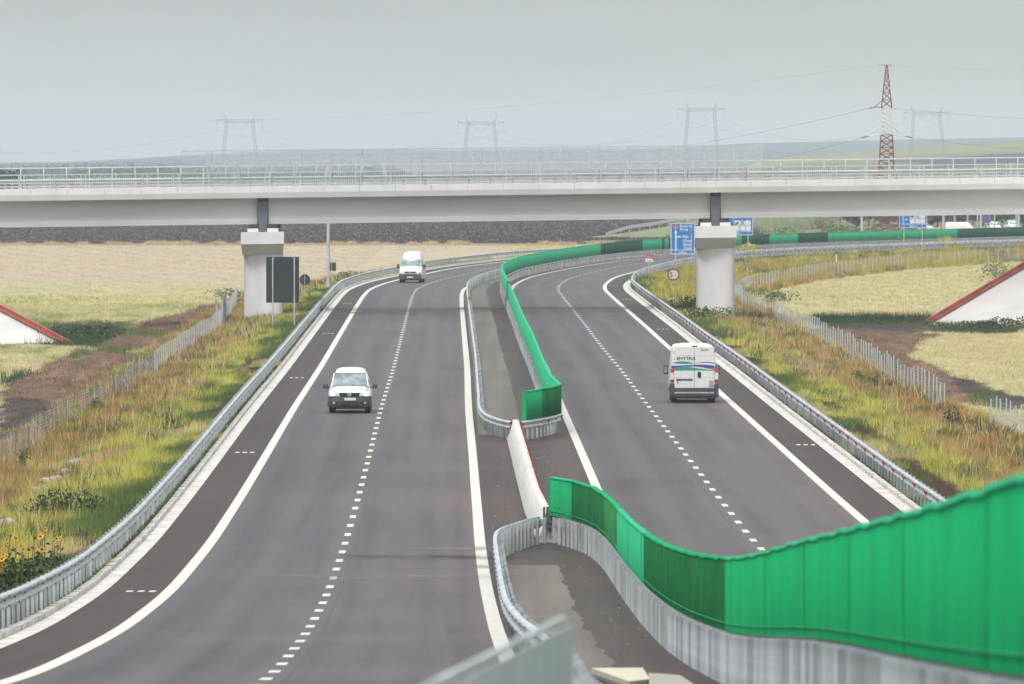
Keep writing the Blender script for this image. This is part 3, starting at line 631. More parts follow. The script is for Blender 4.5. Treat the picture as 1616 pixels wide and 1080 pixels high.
for pc in (PL, PR_):
    b = MB(); 
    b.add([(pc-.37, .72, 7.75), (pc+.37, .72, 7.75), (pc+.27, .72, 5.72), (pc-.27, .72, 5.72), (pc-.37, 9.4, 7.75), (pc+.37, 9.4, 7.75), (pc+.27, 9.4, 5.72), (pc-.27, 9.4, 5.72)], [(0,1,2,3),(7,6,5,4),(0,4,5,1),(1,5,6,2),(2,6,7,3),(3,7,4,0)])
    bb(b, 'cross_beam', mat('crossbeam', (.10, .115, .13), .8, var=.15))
    b = MB(); b.box(pc-.37, pc+.37, 1.0, 9.4, 7.751, 8.3); bb(b, 'joint_gap', M['condark'])
    pier = MB(); NS = 40; vs = []
    zb = -1.6
    for zz, sc in ((zb, 1.0), (4.12, 1.0)):
        for k in range(NS):
            t = 2*math.pi*k/NS; ex = lambda c: math.copysign(abs(c)**.5, c)
            vs.append((pc+1.33*ex(math.cos(t))*sc, 1.75+1.25*ex(math.sin(t))*sc, zz))
    pier.add(vs, [(k, (k+1) % NS, NS+(k+1) % NS, NS+k) for k in range(NS)]+[tuple(range(NS, 2*NS))])
    pier.v = [(x, y-BX*(x-pc), z) for x, y, z in pier.v]; po = bb(pier, 'pier', M['concpier'], smooth=False)
    cap = MB(); pk = pc*1.0165
    cap.add([(pc-1.46, -.45, 4.87), (pc+1.46, -.45, 4.87), (pk+1.46, 9.4, 4.87), (pk-1.46, 9.4, 4.87), (pc-1.38, .62, 4.10), (pc+1.38, .62, 4.10), (pk+1.38, 8.9, 4.10), (pk-1.38, 8.9, 4.10)], [(0,1,5,4),(1,2,6,5),(2,3,7,6),(3,0,4,7),(4,5,6,7)])
    cap.add([(pc-1.46, -.45, 4.873), (pc+1.46, -.45, 4.873), (pk+1.46, 9.4, 4.873), (pk-1.46, 9.4, 4.873), (pc-1.46, -.45, 5.69), (pc+1.46, -.45, 5.69), (pk+1.46, 9.4, 5.69), (pk-1.46, 9.4, 5.69)], [(0,3,2,1),(4,5,6,7),(0,1,5,4),(1,2,6,5),(2,3,7,6),(3,0,4,7)]); bb(cap, 'pier_cap', M['conc'], po)
    for sx in (-1, 1):
        p = MB(); x0, x1 = sorted((pc+sx*.30, pc+sx*1.05)); p.box(x0, x1, .45, 9.2, 5.693, 5.93); bb(p, 'bearing_plinth', M['conc'], po)
        p = MB(); x0, x1 = sorted((pc+sx*.32, pc+sx*.98)); p.box(x0, x1, .60, 9.2, 5.933, 6.19); bb(p, 'bearing', M['condark'], po)
    vs = []; rear = MB()
    for zz in (zb, 4.12):
        for k in range(NS):
            t = 2*math.pi*k/NS; ex = lambda c: math.copysign(abs(c)**.5, c)
            vs.append((pc*1.011+1.28*ex(math.cos(t)), 7.75+1.2*ex(math.sin(t))-BX*pc*.011, zz))
    rear.add(vs, [(k, (k+1) % NS, NS+(k+1) % NS, NS+k) for k in range(NS)]+[tuple(range(NS, 2*NS))])
    for v_i in range(len(rear.v)):
        x, y, z = rear.v[v_i]; rear.v[v_i] = (x, y - BX*(x-pc), z)
    bb(rear, 'pier', M['concpier'])
# near railing: handrail, bottom rail, paired posts, bars
def railing(y, h, x0, x1, pairs, bars, nm='railing'):
    b = MB(); b.box(x0, x1, y-.05, y+.05, 8.81+h-.08, 8.81+h); b.box(x0, x1, y-.03, y+.03, 8.81+.12, 8.81+.19)
    if bars:
        k = x0
        bars_ = MB()
        while k < x1: bars_.box(k-.010, k+.010, y-.010, y+.010, 9.012, 8.81+h-.102); k += .14
    o = bb(b, nm, M['galvwhite'])
    if bars: tag(bb(bars_, 'baluster', M['barsteel'], o), kind='stuff')
    k = x0; n = 0
    while k < x1:
        for dx in ((0, .33) if pairs else (0,)):
            p = MB(); p.box(k+dx-.038, k+dx+.038, y-.056, y+.056, 8.75, 8.81+h+.01); bb(p, 'railing_post', M['galvwhite'], o)
        k += (2.07 if pairs else 1.56)
railing(.15, 1.0, -48, 48, True, True)
railing(9.85, 1.45, -48, 48, False, False)
for y, sg in ((1.15, -1), (8.75, -1)):
    b = MB(); b.prism([(y+a*sg, 8.72+z_-.02) for a, z_ in WB], 'x', -60, 60); o = bb(b, 'bridge_guardrail', M['galvwhite'])
    k = -60
    while k < 60:
        p = MB(); p.box(k-.06, k+.06, y+.03, y+.12, 8.7, 9.42); bb(p, 'guardrail_post', M['galv'], o); k += 1.5
def mfence(y, x0, x1, h=2.5):
    root_ = MB(); k = x0
    while k <= x1+.1: root_.box(k-.03, k+.03, y-.03, y+.03, 8.8, 8.81+h); k += 2.05
    root_.box(x0, k-2.05, y-.02, y+.02, 8.81+h-.04, 8.81+h); root_.box(x0, k-2.05, y-.02, y+.02, 8.81+h-.38, 8.81+h-.35)
    o = bb(root_, 'mesh_fence', M['pole'])
    me = bpy.data.meshes.new('wire_mesh'); x1 = k-2.05
    vs = [(x0, y, 8.85), (x1, y, 8.85), (x1, y, 8.78+h), (x0, y, 8.78+h)]; vs = [(x, yy+BX*x, z_+BG*x) for x, yy, z_ in vs]
    me.from_pydata(vs, [], [(0, 1, 2, 3)]); l = me.uv_layers.new(name='UVMap')
    for i, c in enumerate([(0, 0), (x1-x0, 0), (x1-x0, h), (0, h)]): l.data[i].uv = c
    me.materials.append(M['meshfence']); link('wire_mesh', me, o)
mfence(.32, -22.6, 17.4); mfence(9.65, -21.2, 19.6)
# ------------------------------------------------------------------ paved end slopes of the bridge embankments
def slope(label, T, E, F, Bp, side):
    root = thing('paved_slope', label, 'paved slope')
    T, E, F, Bp = map(Vector, (T, E, F, Bp)); d = Vector((side*9.0, 46, 0))
    b = MB(); L = [T, E, F, Bp]; vs = [tuple(v) for v in L]+[tuple(T+d), tuple(E+d*.6), tuple(F+d*.6), tuple(Bp+d)]
    b.add(vs, [(0,1,2,3),(4,7,6,5),(0,4,5,1),(1,5,6,2),(2,6,7,3),(3,7,4,0)])
    b.build('concrete_facing', mat('slope_concrete', (.47, .46, .45), .85, var=.06, scale=.3), root)
    u = (E-T).normalized(); fn = (F-T).cross(E-T).normalized()
    if fn.y > 0: fn = -fn
    up = Vector((0, -.2, 1)).normalized()
    for k, (o0, h_) in enumerate(((.0, .22), (.34, .16))):
        b = MB(); q = Vector((-side*.0, -.25, 0))
        A0 = T + Vector((side*o0*.9, -.02, -.05)); A1 = E + Vector((side*o0*.9, -.02, -.05)); w = Vector((side*.24, 0, -.06)); hh = Vector((0, -.03, h_))
        P = [A0, A1, A1+w, A0+w]; P2 = [p+hh for p in P]; D = Vector((0, .5, 0))
        b.add([tuple(p-D) for p in P[:2]]+[tuple(p+D) for p in P[1::-1]]+[tuple(p-D+hh) for p in P[:2]]+[tuple(p+D+hh) for p in P[1::-1]], [(0,1,2,3),(7,6,5,4),(0,4,5,1),(1,5,6,2),(2,6,7,3),(3,7,4,0)])
        b.build('red_kerb', M['redpaint'], root)
slope('white paved embankment slope with red kerb at the left edge of the photo', (-27.4, 518, -1.1), (-42, 540, 5.4), (-75, 552, 7.2), (-75, 526, -1.3), -1)
slope('white paved embankment slope with red kerb at the right edge of the photo', (28.75, 581, -1.1), (46, 597, 8.3), (85, 590, 9.0), (80, 535, -1.3), 1)
# ------------------------------------------------------------------ signs and poles
def tz(x, y): return float(terrain(np.array(x), np.array(y)))
_txtcache = {}
def text(s, size, m, parent, loc, rot=(math.pi/2, 0, 0), name='lettering', align='LEFT', sx=1.0, bold=0, ext=.004):
    cu = bpy.data.curves.new('t', 'FONT'); cu.body = s; cu.size = size; cu.extrude = ext; cu.align_x = align; cu.offset = bold
    o = bpy.data.objects.new('t', cu); COL.objects.link(o); dg = bpy.context.evaluated_depsgraph_get(); me = bpy.data.meshes.new_from_object(o.evaluated_get(dg)); bpy.data.objects.remove(o)
    me.materials.clear(); me.materials.append(m); r = link(name, me, parent); r.location = loc; r.rotation_euler = rot; r.scale = (sx, 1, 1); return r
def rect(name, m, parent, x0, x1, z0, z1, y=-.03, t=.008):
    b = MB(); b.box(x0, x1, y-t, y, z0, z1); return b.build(name, m, parent)
def posts(root, xs, z0, z1, r=.05):
    for x in xs:
        b = MB(); b.tube((x, .04, z0), (x, .04, z1), r); b.build('post', M['pole'], root)
# big direction sign
Y = 795; xa0, xb0 = pxx(1058.5, Y), pxx(1096.5, Y); zt, zb = pxz(352.5, Y), pxz(401.5, Y); W = xb0-xa0; H = zt-zb
sg = thing('direction_sign', 'large blue direction sign with town names and white arrow beside the right pier', 'road sign', (xa0, Y, 0)); gz = tz(xa0, Y)
posts(sg, (W*.2, W*.86), gz, zt-.1)
b = MB(); b.box(0, W, 0, .03, zb, zt); b.build('panel', M['signblue'], sg)
bd = .07
b = MB(); b.box(0, W, -.008, 0, zt-bd, zt); b.box(0, W, -.008, 0, zb, zb+bd); b.box(0, bd, -.008, 0, zb+bd, zt-bd); b.box(W-bd, W, -.008, 0, zb+bd, zt-bd)
zl = zb + H*.125; b.box(bd, W-bd, -.008, 0, zl, zl+.07); b.build('border', M['signwhite'], sg)
fx = lambda p: (p-150)/(840-150)*W; fz = lambda q: zt-(q-130)/(1000-130)*H
b = MB(); b.box(fx(275), fx(318), -.009, 0, fz(870), fz(390)); b.prism([(fx(245), fz(400)), (fx(348), fz(400)), (fx(297), fz(315))], 'y', -.009, 0)
b.box(fx(318), fx(400), -.009, 0, fz(525), fz(495)); b.prism([(fx(395), fz(555)), (fx(395), fz(470)), (fx(450), fz(512))], 'y', -.009, 0); b.build('arrow', M['signwhite'], sg)
for q0, q1, p0, p1, mm, s in ((195, 270, 212, 380, 'tail', 'DEx12'), (475, 545, 690, 770, 'tail', '65')):
    b = MB(); b.box(fx(p0), fx(p1), -.009, 0, fz(q1), fz(q0)); b.build('road_number_plate', M[mm], sg)
    text(s, .20, M['signwhite'], sg, (fx((p0+p1)/2), -.010, fz(q1)+.03), align='CENTER', sx=.75, bold=.004)
b = MB(); b.box(fx(470), fx(665), -.009, 0, fz(548), fz(470)); b.build('town_plate', mat('sign_green', (.06, .33, .22), .5), sg)
for s, p, q, sx in (('Bucuresti', 410, 245, .86), ('Pitesti', 410, 345, .86), ('Sibiu', 482, 540, .86), ('Albota', 500, 660, .9), ('Slatina', 500, 760, .9), ('Oarja', 520, 862, .9)):
    text(s, .36, M['signwhite'], sg, (fx(p), -.010, fz(q)), sx=sx, bold=.012)
text('3000 m', .27, M['signwhite'], sg, (fx(385), -.010, fz(975)), sx=.95, bold=.01)
# service-area signs
def service(label, p0, p1, q0, q1, Y, postx):
    xa, xb = pxx(p0, Y), pxx(p1, Y); zt, zb = pxz(q0, Y), pxz(q1, Y); W = xb-xa; H = zt-zb
    s = thing('service_sign', label, 'road sign', (xa, Y, 0), group='blue service signs'); gz = tz((xa+xb)/2, Y)
    posts(s, postx(W), gz, zt-.1)
    b = MB(); b.box(0, W, 0, .03, zb, zt); b.build('panel', M['signblue'], s)
    bd = .06; b = MB(); b.box(0, W, -.008, 0, zt-bd, zt); b.box(0, W, -.008, 0, zb, zb+bd); b.box(0, bd, -.008, 0, zb+bd, zt-bd); b.box(W-bd, W, -.008, 0, zb+bd, zt-bd); b.box(bd, W-bd, -.008, 0, zb+.40, zb+.46); b.build('border', M['signwhite'], s)
    b = MB(); x0 = W*.38
    for i in range(3):
        for j in range(2): b.box(x0+i*W*.185+.02, x0+(i+1)*W*.185-.02, -.009, 0, zb+.50+j*.55, zb+.50+(j+1)*.55-.05)
    b.build('symbol_box', mat('sign_box_white', (.6, .62, .62), .5), s)
    for a in (0,):
        b = MB(); cx, cz = x0+W*.27, zb+.5+.82
        for sgn in (1, -1): b.prism([(cx-.24, cz-.2*sgn), (cx-.17, cz-.24*sgn), (cx+.24, cz+.2*sgn), (cx+.17, cz+.24*sgn)], 'y', -.012, -.009)
        b.build('crossed_cutlery', M['black'], s)
        b = MB(); cx = x0+W*.085; b.prism([(cx-.2, cz+.12), (cx-.06, cz+.0), (cx+.05, cz+.14), (cx+.2, cz+.1), (cx+.12, cz-.2), (cx-.14, cz-.2)], 'y', -.012, -.009); b.build('pictogram', mat('picto_blue', (.02, .05, .22), .5), s)
    b = MB(); cx = W*.14; b.box(cx-.03, cx+.03, -.009, 0, zb+.5, zt-.25); b.prism([(cx-.1, zt-.3), (cx+.1, zt-.3), (cx, zt-.1)], 'y', -.009, 0); b.prism([(W*.2, zb+.95), (W*.26, zb+.84), (W*.32, zb+.95), (W*.26, zb+1.06)], 'y', -.009, 0); b.build('arrow', M['signwhite'], s)
    text('2000 m', .26, M['signwhite'], s, (W*.5, -.010, zb+.11), align='CENTER', bold=.008)
    return s
service('blue service sign with white boxes partly hidden behind the right bridge pier', 1141, 1188, 341.5, 371.5, 869, lambda W: (W*.35, W*.84))
service('blue service sign with white boxes beside the foot of the red pylon', 1419, 1463, 330, 360, 923, lambda W: (W*.17, W*.83))
# height-limit sign
def disc(mb, cx, cz, r, y0, y1, n=40): return mb.prism([(cx+r*math.cos(2*math.pi*k/n), cz+r*math.sin(2*math.pi*k/n)) for k in range(n)], 'y', y0, y1)
Y = 596; X = pxx(1063, Y); zc = pxz(433.5, Y); s = thing('height_limit_sign', 'round white sign with red rim and the number five beside the right pier', 'road sign', (X, Y, 0))
posts(s, (0,), tz(X, Y)-.2, zc+.3, .035)
b = MB(); disc(b, 0, zc, .44, -.02, 0); b.build('rim', M['redpaint'] if 0 else mat('rim_red', (.36, .03, .03), .45), s)
b = MB(); disc(b, 0, zc, .335, -.028, -.02); b.build('face', mat('sign_face', (.62, .62, .63), .5), s)
text('5', .52, M['black'], s, (-.26, -.030, zc-.18), sx=.8, bold=.008); text('m', .16, M['grey'], s, (.07, -.030, zc-.08), bold=.002)
b = MB()
for g_ in (1, -1): b.prism([(-.045, zc+g_*.31), (.045, zc+g_*.31), (0, zc+g_*.24)], 'y', -.032, -.028)
b.build('mark', M['black'], s)
# kilometre sign
Y = 697; X = pxx(1024.5, Y); s = thing('kilometre_sign', 'small red plate above a white plate on a thin post', 'road sign', (X, Y, 0))
posts(s, (0,), tz(X, Y)-.2, pxz(402, Y), .025)
b = MB(); b.box(-.30, .30, -.02, 0, pxz(407.2, Y), pxz(401.8, Y)); b.build('red_plate', M['tail'], s)
text('DEx12', .2, M['signwhite'], s, (0, -.024, pxz(406.4, Y)), align='CENTER', sx=.8)
b = MB(); b.box(-.34, .34, -.02, 0, pxz(413.8, Y), pxz(408.5, Y)); b.build('white_plate', mat('plate_white', (.6, .6, .6), .5), s)
text('km 52', .17, M['black'], s, (0, -.024, pxz(412.8, Y)), align='CENTER', sx=.9)
# signs seen from the back on the left
Y = 525; xa, xb = pxx(420, Y), pxx(472, Y); s = thing('sign_seen_from_behind', 'big dark back of a road sign on two white posts before the left pier', 'road sign', (xa, Y, 0)); W = xb-xa
zt, zb = pxz(405.5, Y), pxz(478, Y)
b = MB(); b.box(0, W, .0, .04, zb, zt); b.build('panel', M['signback'], s)
b = MB()
for k in range(5): b.box(.35, W-.35, -.03, 0, zb+.2+k*.6, zb+.3+k*.6)
b.build('stiffener', M['signback'], s)
for p_ in (430.5, 464.5):
    x = pxx(p_, Y)-xa; b = MB(); b.tube((x, -.06, tz(xa+x, Y)-.2), (x, -.06, zt-.02), .045); b.build('post', M['pole'], s)
Y = 640; X = pxx(481, Y); s = thing('round_sign_seen_from_behind', 'dark back of a round road sign right of the big sign back', 'road sign', (X, Y, 0)); zc = pxz(441.5, Y)
b = MB(); disc(b, 0, zc, .42, 0, .02); b.build('panel', M['signback'], s); b = MB(); b.tube((0, -.03, tz(X, Y)-.2), (0, -.03, zc+.36), .02); b.build('post', M['pole'], s)
b = MB(); b.box(-.2, .2, -.05, 0, zc-.02, zc+.02); b.build('clamp', M['galvdark'], s)
Y = 690; X = pxx(523.5, Y); s = thing('square_sign_seen_from_behind', 'small dark back of a square sign beside the tall grey pole', 'road sign', (X, Y, 0)); zc = pxz(421, Y)
b = MB(); b.box(-.35, .35, 0, .02, zc-.35, zc+.35); b.build('panel', M['signback'], s); b = MB(); b.tube((0, -.03, tz(X, Y)-.2), (0, -.03, zc+.3), .025); b.build('post', M['pole'], s)
Y = 681; X = pxx(518, Y); s = thing('camera_pole', 'tall grey pole rising behind the bridge with a small white head', 'pole', (X, Y, 0)); ztop = pxz(256, Y)
b = MB(); b.tube((0, 0, tz(X, Y)-.3), (0, 0, ztop), .16, .09, 12); b.build('shaft', M['pole'], s)
b = MB(); b.cbox((-.12, -.1, ztop+.1), (.34, .3, .22)); b.build('camera_head', M['signwhite'], s, bevel=.04)
b = MB(); b.tube((0, 0, tz(X, Y)), (0, 0, tz(X, Y)+.4), .2); b.build('base_collar', M['pole'], s)
# delineator
X, Y, _ = unp(1320, 421, flat=-.6); s = thing('marker_post', 'short white marker post with a black top in the grass by the right fence', 'marker post', (X, Y, 0))
b = MB(); b.box(-.07, .07, -.03, .03, -.9, pxz(400.5, Y)); b.build('shaft', M['signwhite'], s, bevel=.01); b = MB(); b.box(-.1, .1, -.05, .05, pxz(400.5, Y), pxz(397.5, Y)); b.build('cap', M['black'], s)
# lamp posts of the parking area
LP = [(1360, 1130, 'thin grey lamp post left of the red pylon foot'), (1489, 1120, 'thick grey lamp post right of the pylon-side service sign'), (1506.5, 1190, 'grey lamp post standing behind the red parked car'), (1527, 1250, 'thin lamp post left of the white parked van'), (1542.5, 1260, 'faint thin lamp post behind the parked van roof'), (1548, 1120, 'thick grey lamp post left of the purple banner'), (1569.5, 1210, 'thin lamp post right of the purple banner'), (1603.5, 1230, 'thin lamp post near the right photo edge, left of a pair'), (1607.5, 1140, 'lamp post at the right photo edge, right of a pair')]
for px_, Y, lb in LP:
    X = pxx(px_, Y); s = thing('street_lamp', lb, 'street lamp', (X, Y, -1), group='lamp posts of the parking area'); r = .19 if Y < 1150 else .12
    b = MB(); b.tube((0, 0, -.2), (0, 0, 7.8), r, r*.7); b.build('shaft', M['pole'], s)
    b = MB(); b.cbox((.0, -.3, 7.85), (.22, .7, .12)); b.build('lamp_head', M['galv'], s)
# banner
Y = 1180; X = pxx(1557, Y); s = thing('purple_banner', 'purple advertising banner on a post behind the parked cars', 'banner', (X, Y, -1))
b = MB(); b.box(-.6, .6, -.04, .04, pxz(351.5, Y)+1, pxz(334, Y)+1); b.build('panel', M['purple'], s); b = MB(); b.tube((.45, 0, -.2), (.45, 0, pxz(334, Y)+1), .05); b.build('post', M['pole'], s)
# ------------------------------------------------------------------ wire fences
def wire_fence(label, knots, h, n_posts_step, pm='pole', pw=.03):
    root = thing('wire_fence', label, 'fence', group='wire fences of the fields'); p = resample(knots, n_posts_step)
    me = MB(); me.box(-pw, pw, -pw, pw, -.5, h); m_ = bpy.data.meshes.new('post'); m_.from_pydata(me.v, [], me.f); m_.materials.append(M[pm])
    rest = MB()
    for i, (x, y) in enumerate(p):
        z0 = tz(x, y); lean = random.uniform(-.03, .03)
        if i < 98:
            o = bpy.data.objects.new('post', m_); COL.objects.link(o); o.parent = root; o.location = (x, y, z0); o.rotation_euler = (lean, lean*.7, 0); o.scale = (1, 1, random.uniform(.86, 1.08))
        else: rest.box(x-.03, x+.03, y-.03, y+.03, z0-.4, z0+h)
    if rest.v: tag(rest.build('post', M['pole'], root), kind='stuff')
    q = resample(knots, 1.5); d = np.r_[0, np.cumsum(np.hypot(*np.diff(q, axis=0).T))]; z0 = terrain(q[:, 0], q[:, 1])
    P = np.stack([np.stack([q[:, 0], q[:, 1], z0+.05], -1), np.stack([q[:, 0], q[:, 1], z0+h-.06], -1)], 1)
    uv = np.stack([np.stack([d, d*0], -1), np.stack([d, d*0+h], -1)], 1); grid_mesh('wire_mesh', P, M['wirefence'], root, uv)
    return root
lf = wire_fence('wire mesh fence with close grey posts along the left field, ending at the left pier', [(-18.9, 150), (-19, 300), (-19.2, 361), (-19, 416), (-19.4, 506), (-19.5, 548), (-20.4, 600), (-21.6, 650)], 1.4, 3.0, 'postleft', .026)
for dx, dy in ((0, 0), (.35, 6), (.1, 12), (-.15, 15)):
    b = MB(); b.box(-19.7+dx-.07, -19.7+dx+.07, 552+dy, 552.12+dy, -1.2, 1.15); b.build('gate_post', M['postleft'], lf)
wire_fence('wire mesh fence with white posts curving round the right-hand field', [(19.7, 377), (19.4, 422), (19.6, 456), (19.2, 516), (18.5, 584), (17.7, 635), (17.9, 670), (20.6, 708), (23.5, 733), (28.5, 776), (39.8, 845), (45, 864), (50.5, 891), (55.7, 903), (66, 925), (90, 960)], 1.55, 3.1)
wire_fence('short piece of wire fence by the right photo edge above the green wall', [(23.5, 230), (22, 300), (21.2, 343), (20.6, 356)], 1.5, 2.0)
X, Y, _ = unp(1480, 650, flat=-1); s = thing('leaning_post', 'single leaning fence post in rusty weeds on the right', 'post', (X, Y, -1)); b = MB(); b.tube((-.05, 0, -.3), (.09, 0, 1.15), .03, .03, 6); b.build('shaft', M['pole'], s)
#PART3
# ------------------------------------------------------------------ pylons and wires
def lattice(mb, sec, r, cx=0, cy=0):         # sec: list of (z, half width); 4 legs with X bracing
    for (z0, w0), (z1, w1) in zip(sec[:-1], sec[1:]):
        c0 = [(cx+a*w0, cy+b_*w0, z0) for a, b_ in ((-1,-1),(1,-1),(1,1),(-1,1))]; c1 = [(cx+a*w1, cy+b_*w1, z1) for a, b_ in ((-1,-1),(1,-1),(1,1),(-1,1))]
        for k in range(4):
            mb.tube(c0[k], c1[k], r*1.4, n=4); mb.tube(c0[k], c1[(k+1) % 4], r, n=4); mb.tube(c0[(k+1) % 4], c1[k], r, n=4); mb.tube(c1[k], c1[(k+1) % 4], r, n=4)
YP_ = 1150; XP = pxx(1399, YP_); zz = lambda q: pxz(q, YP_)+1
py = thing('lattice_pylon', 'tall red and white lattice power pylon rising behind the bridge on the right', 'pylon', (XP, YP_, -1))
def hw(q): return np.interp(q, [103, 170, 212, 258, 360, 372], [.10, .72, .78, 1.0, 1.75, 1.85])
def sec(qs): return [(zz(q), float(hw(q))) for q in qs]
b = MB(); lattice(b, sec([376, 366, 356, 347, 338, 328, 318, 308, 297, 286, 275, 264, 253, 243, 233, 223, 213]), .058); b.build('lower_section', M['pylonred'], py)
b = MB(); lattice(b, sec([213, 206, 199, 192, 185, 178, 171]), .05)
for sx in (-1, 1):
    for zt_ in (0,):
        b.tube((sx*.75, 0, zz(213)), (sx*2.6, 0, zz(215)), .06, n=4); b.tube((sx*.75, 0, zz(200)), (sx*2.6, 0, zz(214)), .06, n=4); b.tube((sx*1.6, 0, zz(214)), (sx*1.3, 0, zz(204)), .045, n=4)
b.build('white_section', M['pylonwhite'], py)
b = MB(); lattice(b, sec([171, 158, 146, 134, 122, 112, 103]), .05); b.box(-1.0, 1.0, -.03, .03, zz(103.5), zz(102.6)); b.build('top_section', M['pylonred'], py)
b = MB(); b.tube((-.7, 0, zz(170)), (-1.6, 0, zz(168.5)), .07, n=4); b.tube((-.7, 0, zz(160)), (-1.6, 0, zz(168)), .05, n=4); b.build('upper_arm', M['pylonred'], py)
for x, q in ((-1.6, 169), (-2.6, 215), (2.6, 215)):
    b = MB(); b.tube((x, 0, zz(q)), (x-.9 if x < 0 else x+.9, 0, zz(q+2.5)), .10, n=6); b.build('insulator', M['wire'], py)
far = [(378.5, 190, 183), (759, 193.5, 188), (1106.5, 172, 165), (1462.5, 178, 174)]
lbl = ['faint grey portal pylon far behind the left end of the bridge', 'faint grey portal pylon far behind the middle of the bridge', 'faint grey portal pylon left of the red pylon', 'faint grey portal pylon right of the red pylon']
YF = 3800; tips = []
for (cx, qb, qt), lb in zip(far, lbl):
    X = pxx(cx, YF); s = thing('portal_pylon', lb, 'pylon', (X, YF, 0), group='portal pylons of the far power line'); zb_ = pxz(qb, YF); k = YF/FPX; zt_ = zb_ + 4.2*.55
    b = MB(); r = .125
    for sx in (-1, 1):
        x0, x1 = sx*20*k, sx*30*k; g0 = -1.0
        for a in (-.55, .55):
            b.tube((x1+a*.8, a*.5, g0), (x0+a, a*.5, zb_), r, n=4)
        for j in range(9):
            t = j/9; t2 = (j+1)/9; xa_ = x1+(x0-x1)*t; xb_ = x1+(x0-x1)*t2; b.tube((xa_-.5, 0, g0+(zb_-g0)*t), (xb_+.5, 0, g0+(zb_-g0)*t2), r*.6, n=4)
    b.build('leg_frame', M['pylongrey'], s)
    b = MB(); b.tube((-37*k, 0, zb_+.2), (37*k, 0, zb_+.2), r, n=4); b.tube((-24*k, 0, zb_-.9), (24*k, 0, zb_-.9), r, n=4)
    for j in range(-20, 20, 4): b.tube((j*k, 0, zb_-.9), ((j+4)*k, 0, zb_+.2), r*.6, n=4)
    for sx in (-1, 1): b.tube((sx*24*k, 0, zb_-.9), (sx*37*k, 0, zb_+.2), r*.7, n=4)
    b.build('cross_beam', M['pylongrey'], s)
    for sx in (-1, 1):
        b = MB(); b.tube((sx*20*k, 0, zb_), (sx*25.5*k, 0, zb_+3.0), r*1.2, n=4); b.build('peak', M['pylongrey'], s)
    for x in (-36, 36):
        b = MB(); b.tube((x*k, 0, zb_), (x*k, 0, zb_-4.6), r*.7, n=4); b.build('insulator', M['pylongrey'], s)
    b = MB()
    for sx in (-1, 1): b.tube((sx*14*k, 0, zb_-.9), (0, 0, zb_-4.6), r*.6, n=4)
    b.build('insulator', M['pylongrey'], s); tips.append((X, zb_))
def wire(label, a, c, sag, r, group):
    b = MB(); a = Vector(a); c = Vector(c); P = [a.lerp(c, t/24) - Vector((0, 0, sag*4*(t/24)*(1-t/24))) for t in range(25)]
    for p, q in zip(P[:-1], P[1:]): b.tube(p, q, r, n=4)
    return tag(b.build('power_line', M['wire']), label, 'power line', group)
W3 = lambda px_, q, Y: (pxx(px_, Y), Y, pxz(q, Y))
wire('power line from the upper arm of the red pylon sloping down to the left', W3(1381, 169, YP_), W3(700, 252, 1900), 3, .024, 'power lines')
wire('power line from the left white arm of the red pylon down to the left', W3(1373, 215, YP_), W3(900, 262, 1900), 3, .024, 'power lines')
wire('power line from the right white arm of the red pylon to the right', W3(1426, 215, YP_), W3(1800, 230, 1400), 1.2, .024, 'power lines')
wire('topmost power line running left from the tip of the red pylon', W3(1388, 103, YP_), W3(300, 190, 1700), 2, .011, 'power lines')
wire('topmost power line running right from the tip of the red pylon', W3(1409, 103, YP_), W3(1900, 112, 1250), .6, .011, 'power lines')
wire('power line running right from the upper arm of the red pylon', W3(1408, 171, YP_), W3(1900, 196, 1250), .6, .02, 'power lines')
names = ['between the two left far pylons', 'between the two middle far pylons', 'between the two right far pylons']
k = YF/FPX
for i in range(3):
    for sx, w in ((1, 'inner'), (-1, 'outer')):
        (xa_, za_), (xb_, zb_) = tips[i], tips[i+1]
        wire('sagging %s power line %s' % (w, names[i]), (xa_+36*k*sx, YF, za_-4.6), (xb_-36*k*sx, YF, zb_-4.6), 9, .05, 'far power lines')
wire('sagging power line left of the leftmost far pylon', (pxx(-200, YF), YF, pxz(215, YF)), (tips[0][0]-36*k, YF, tips[0][1]-4.6), 9, .05, 'far power lines')
# ------------------------------------------------------------------ raised ramp with guardrail behind the barrier
rx = [(13, 1150, -1.0), (16.5, 1168, -.2), (20, 1185, .1), (26, 1215, .8), (34, 1255, 1.6), (44, 1300, 2.4)]
P = np.array([[(x-6, y, -1.2), (x-.8, y, z_-.25), (x+6, y+2, z_-.25), (x+9, y+12, -1.2)] for x, y, z_ in rx], float)
em = grid_mesh('embankment', P, M['ground'], col=np.broadcast_to(C_(.22, .26, .13), P.shape).copy()); st(em)
gr_ = thing('ramp_guardrail', 'galvanised guardrail rising along the far ramp behind the blue direction sign', 'guardrail')
b = MB()
for (xa_, ya_, za_), (xb_, yb_, zb_) in zip(rx[:-1], rx[1:]):
    b.add([(xa_, ya_, za_+.38), (xb_, yb_, zb_+.38), (xb_, yb_, zb_+.85), (xa_, ya_, za_+.85), (xa_, ya_+.1, za_+.38), (xb_, yb_+.1, zb_+.38), (xb_, yb_+.1, zb_+.85), (xa_, ya_+.1, za_+.85)], [(0,1,2,3),(7,6,5,4),(0,4,5,1),(3,2,6,7)])
b.build('beam', M['galvwhite'], gr_)
for i in range(18):
    t = i/17; x = 16.6+t*26; y = np.interp(x, [p[0] for p in rx], [p[1] for p in rx]); z_ = np.interp(x, [p[0] for p in rx], [p[2] for p in rx])
    p = MB(); p.box(x-.06, x+.06, y+.12, y+.2, z_-.3, z_+.8); p.build('post', M['galv'], gr_)
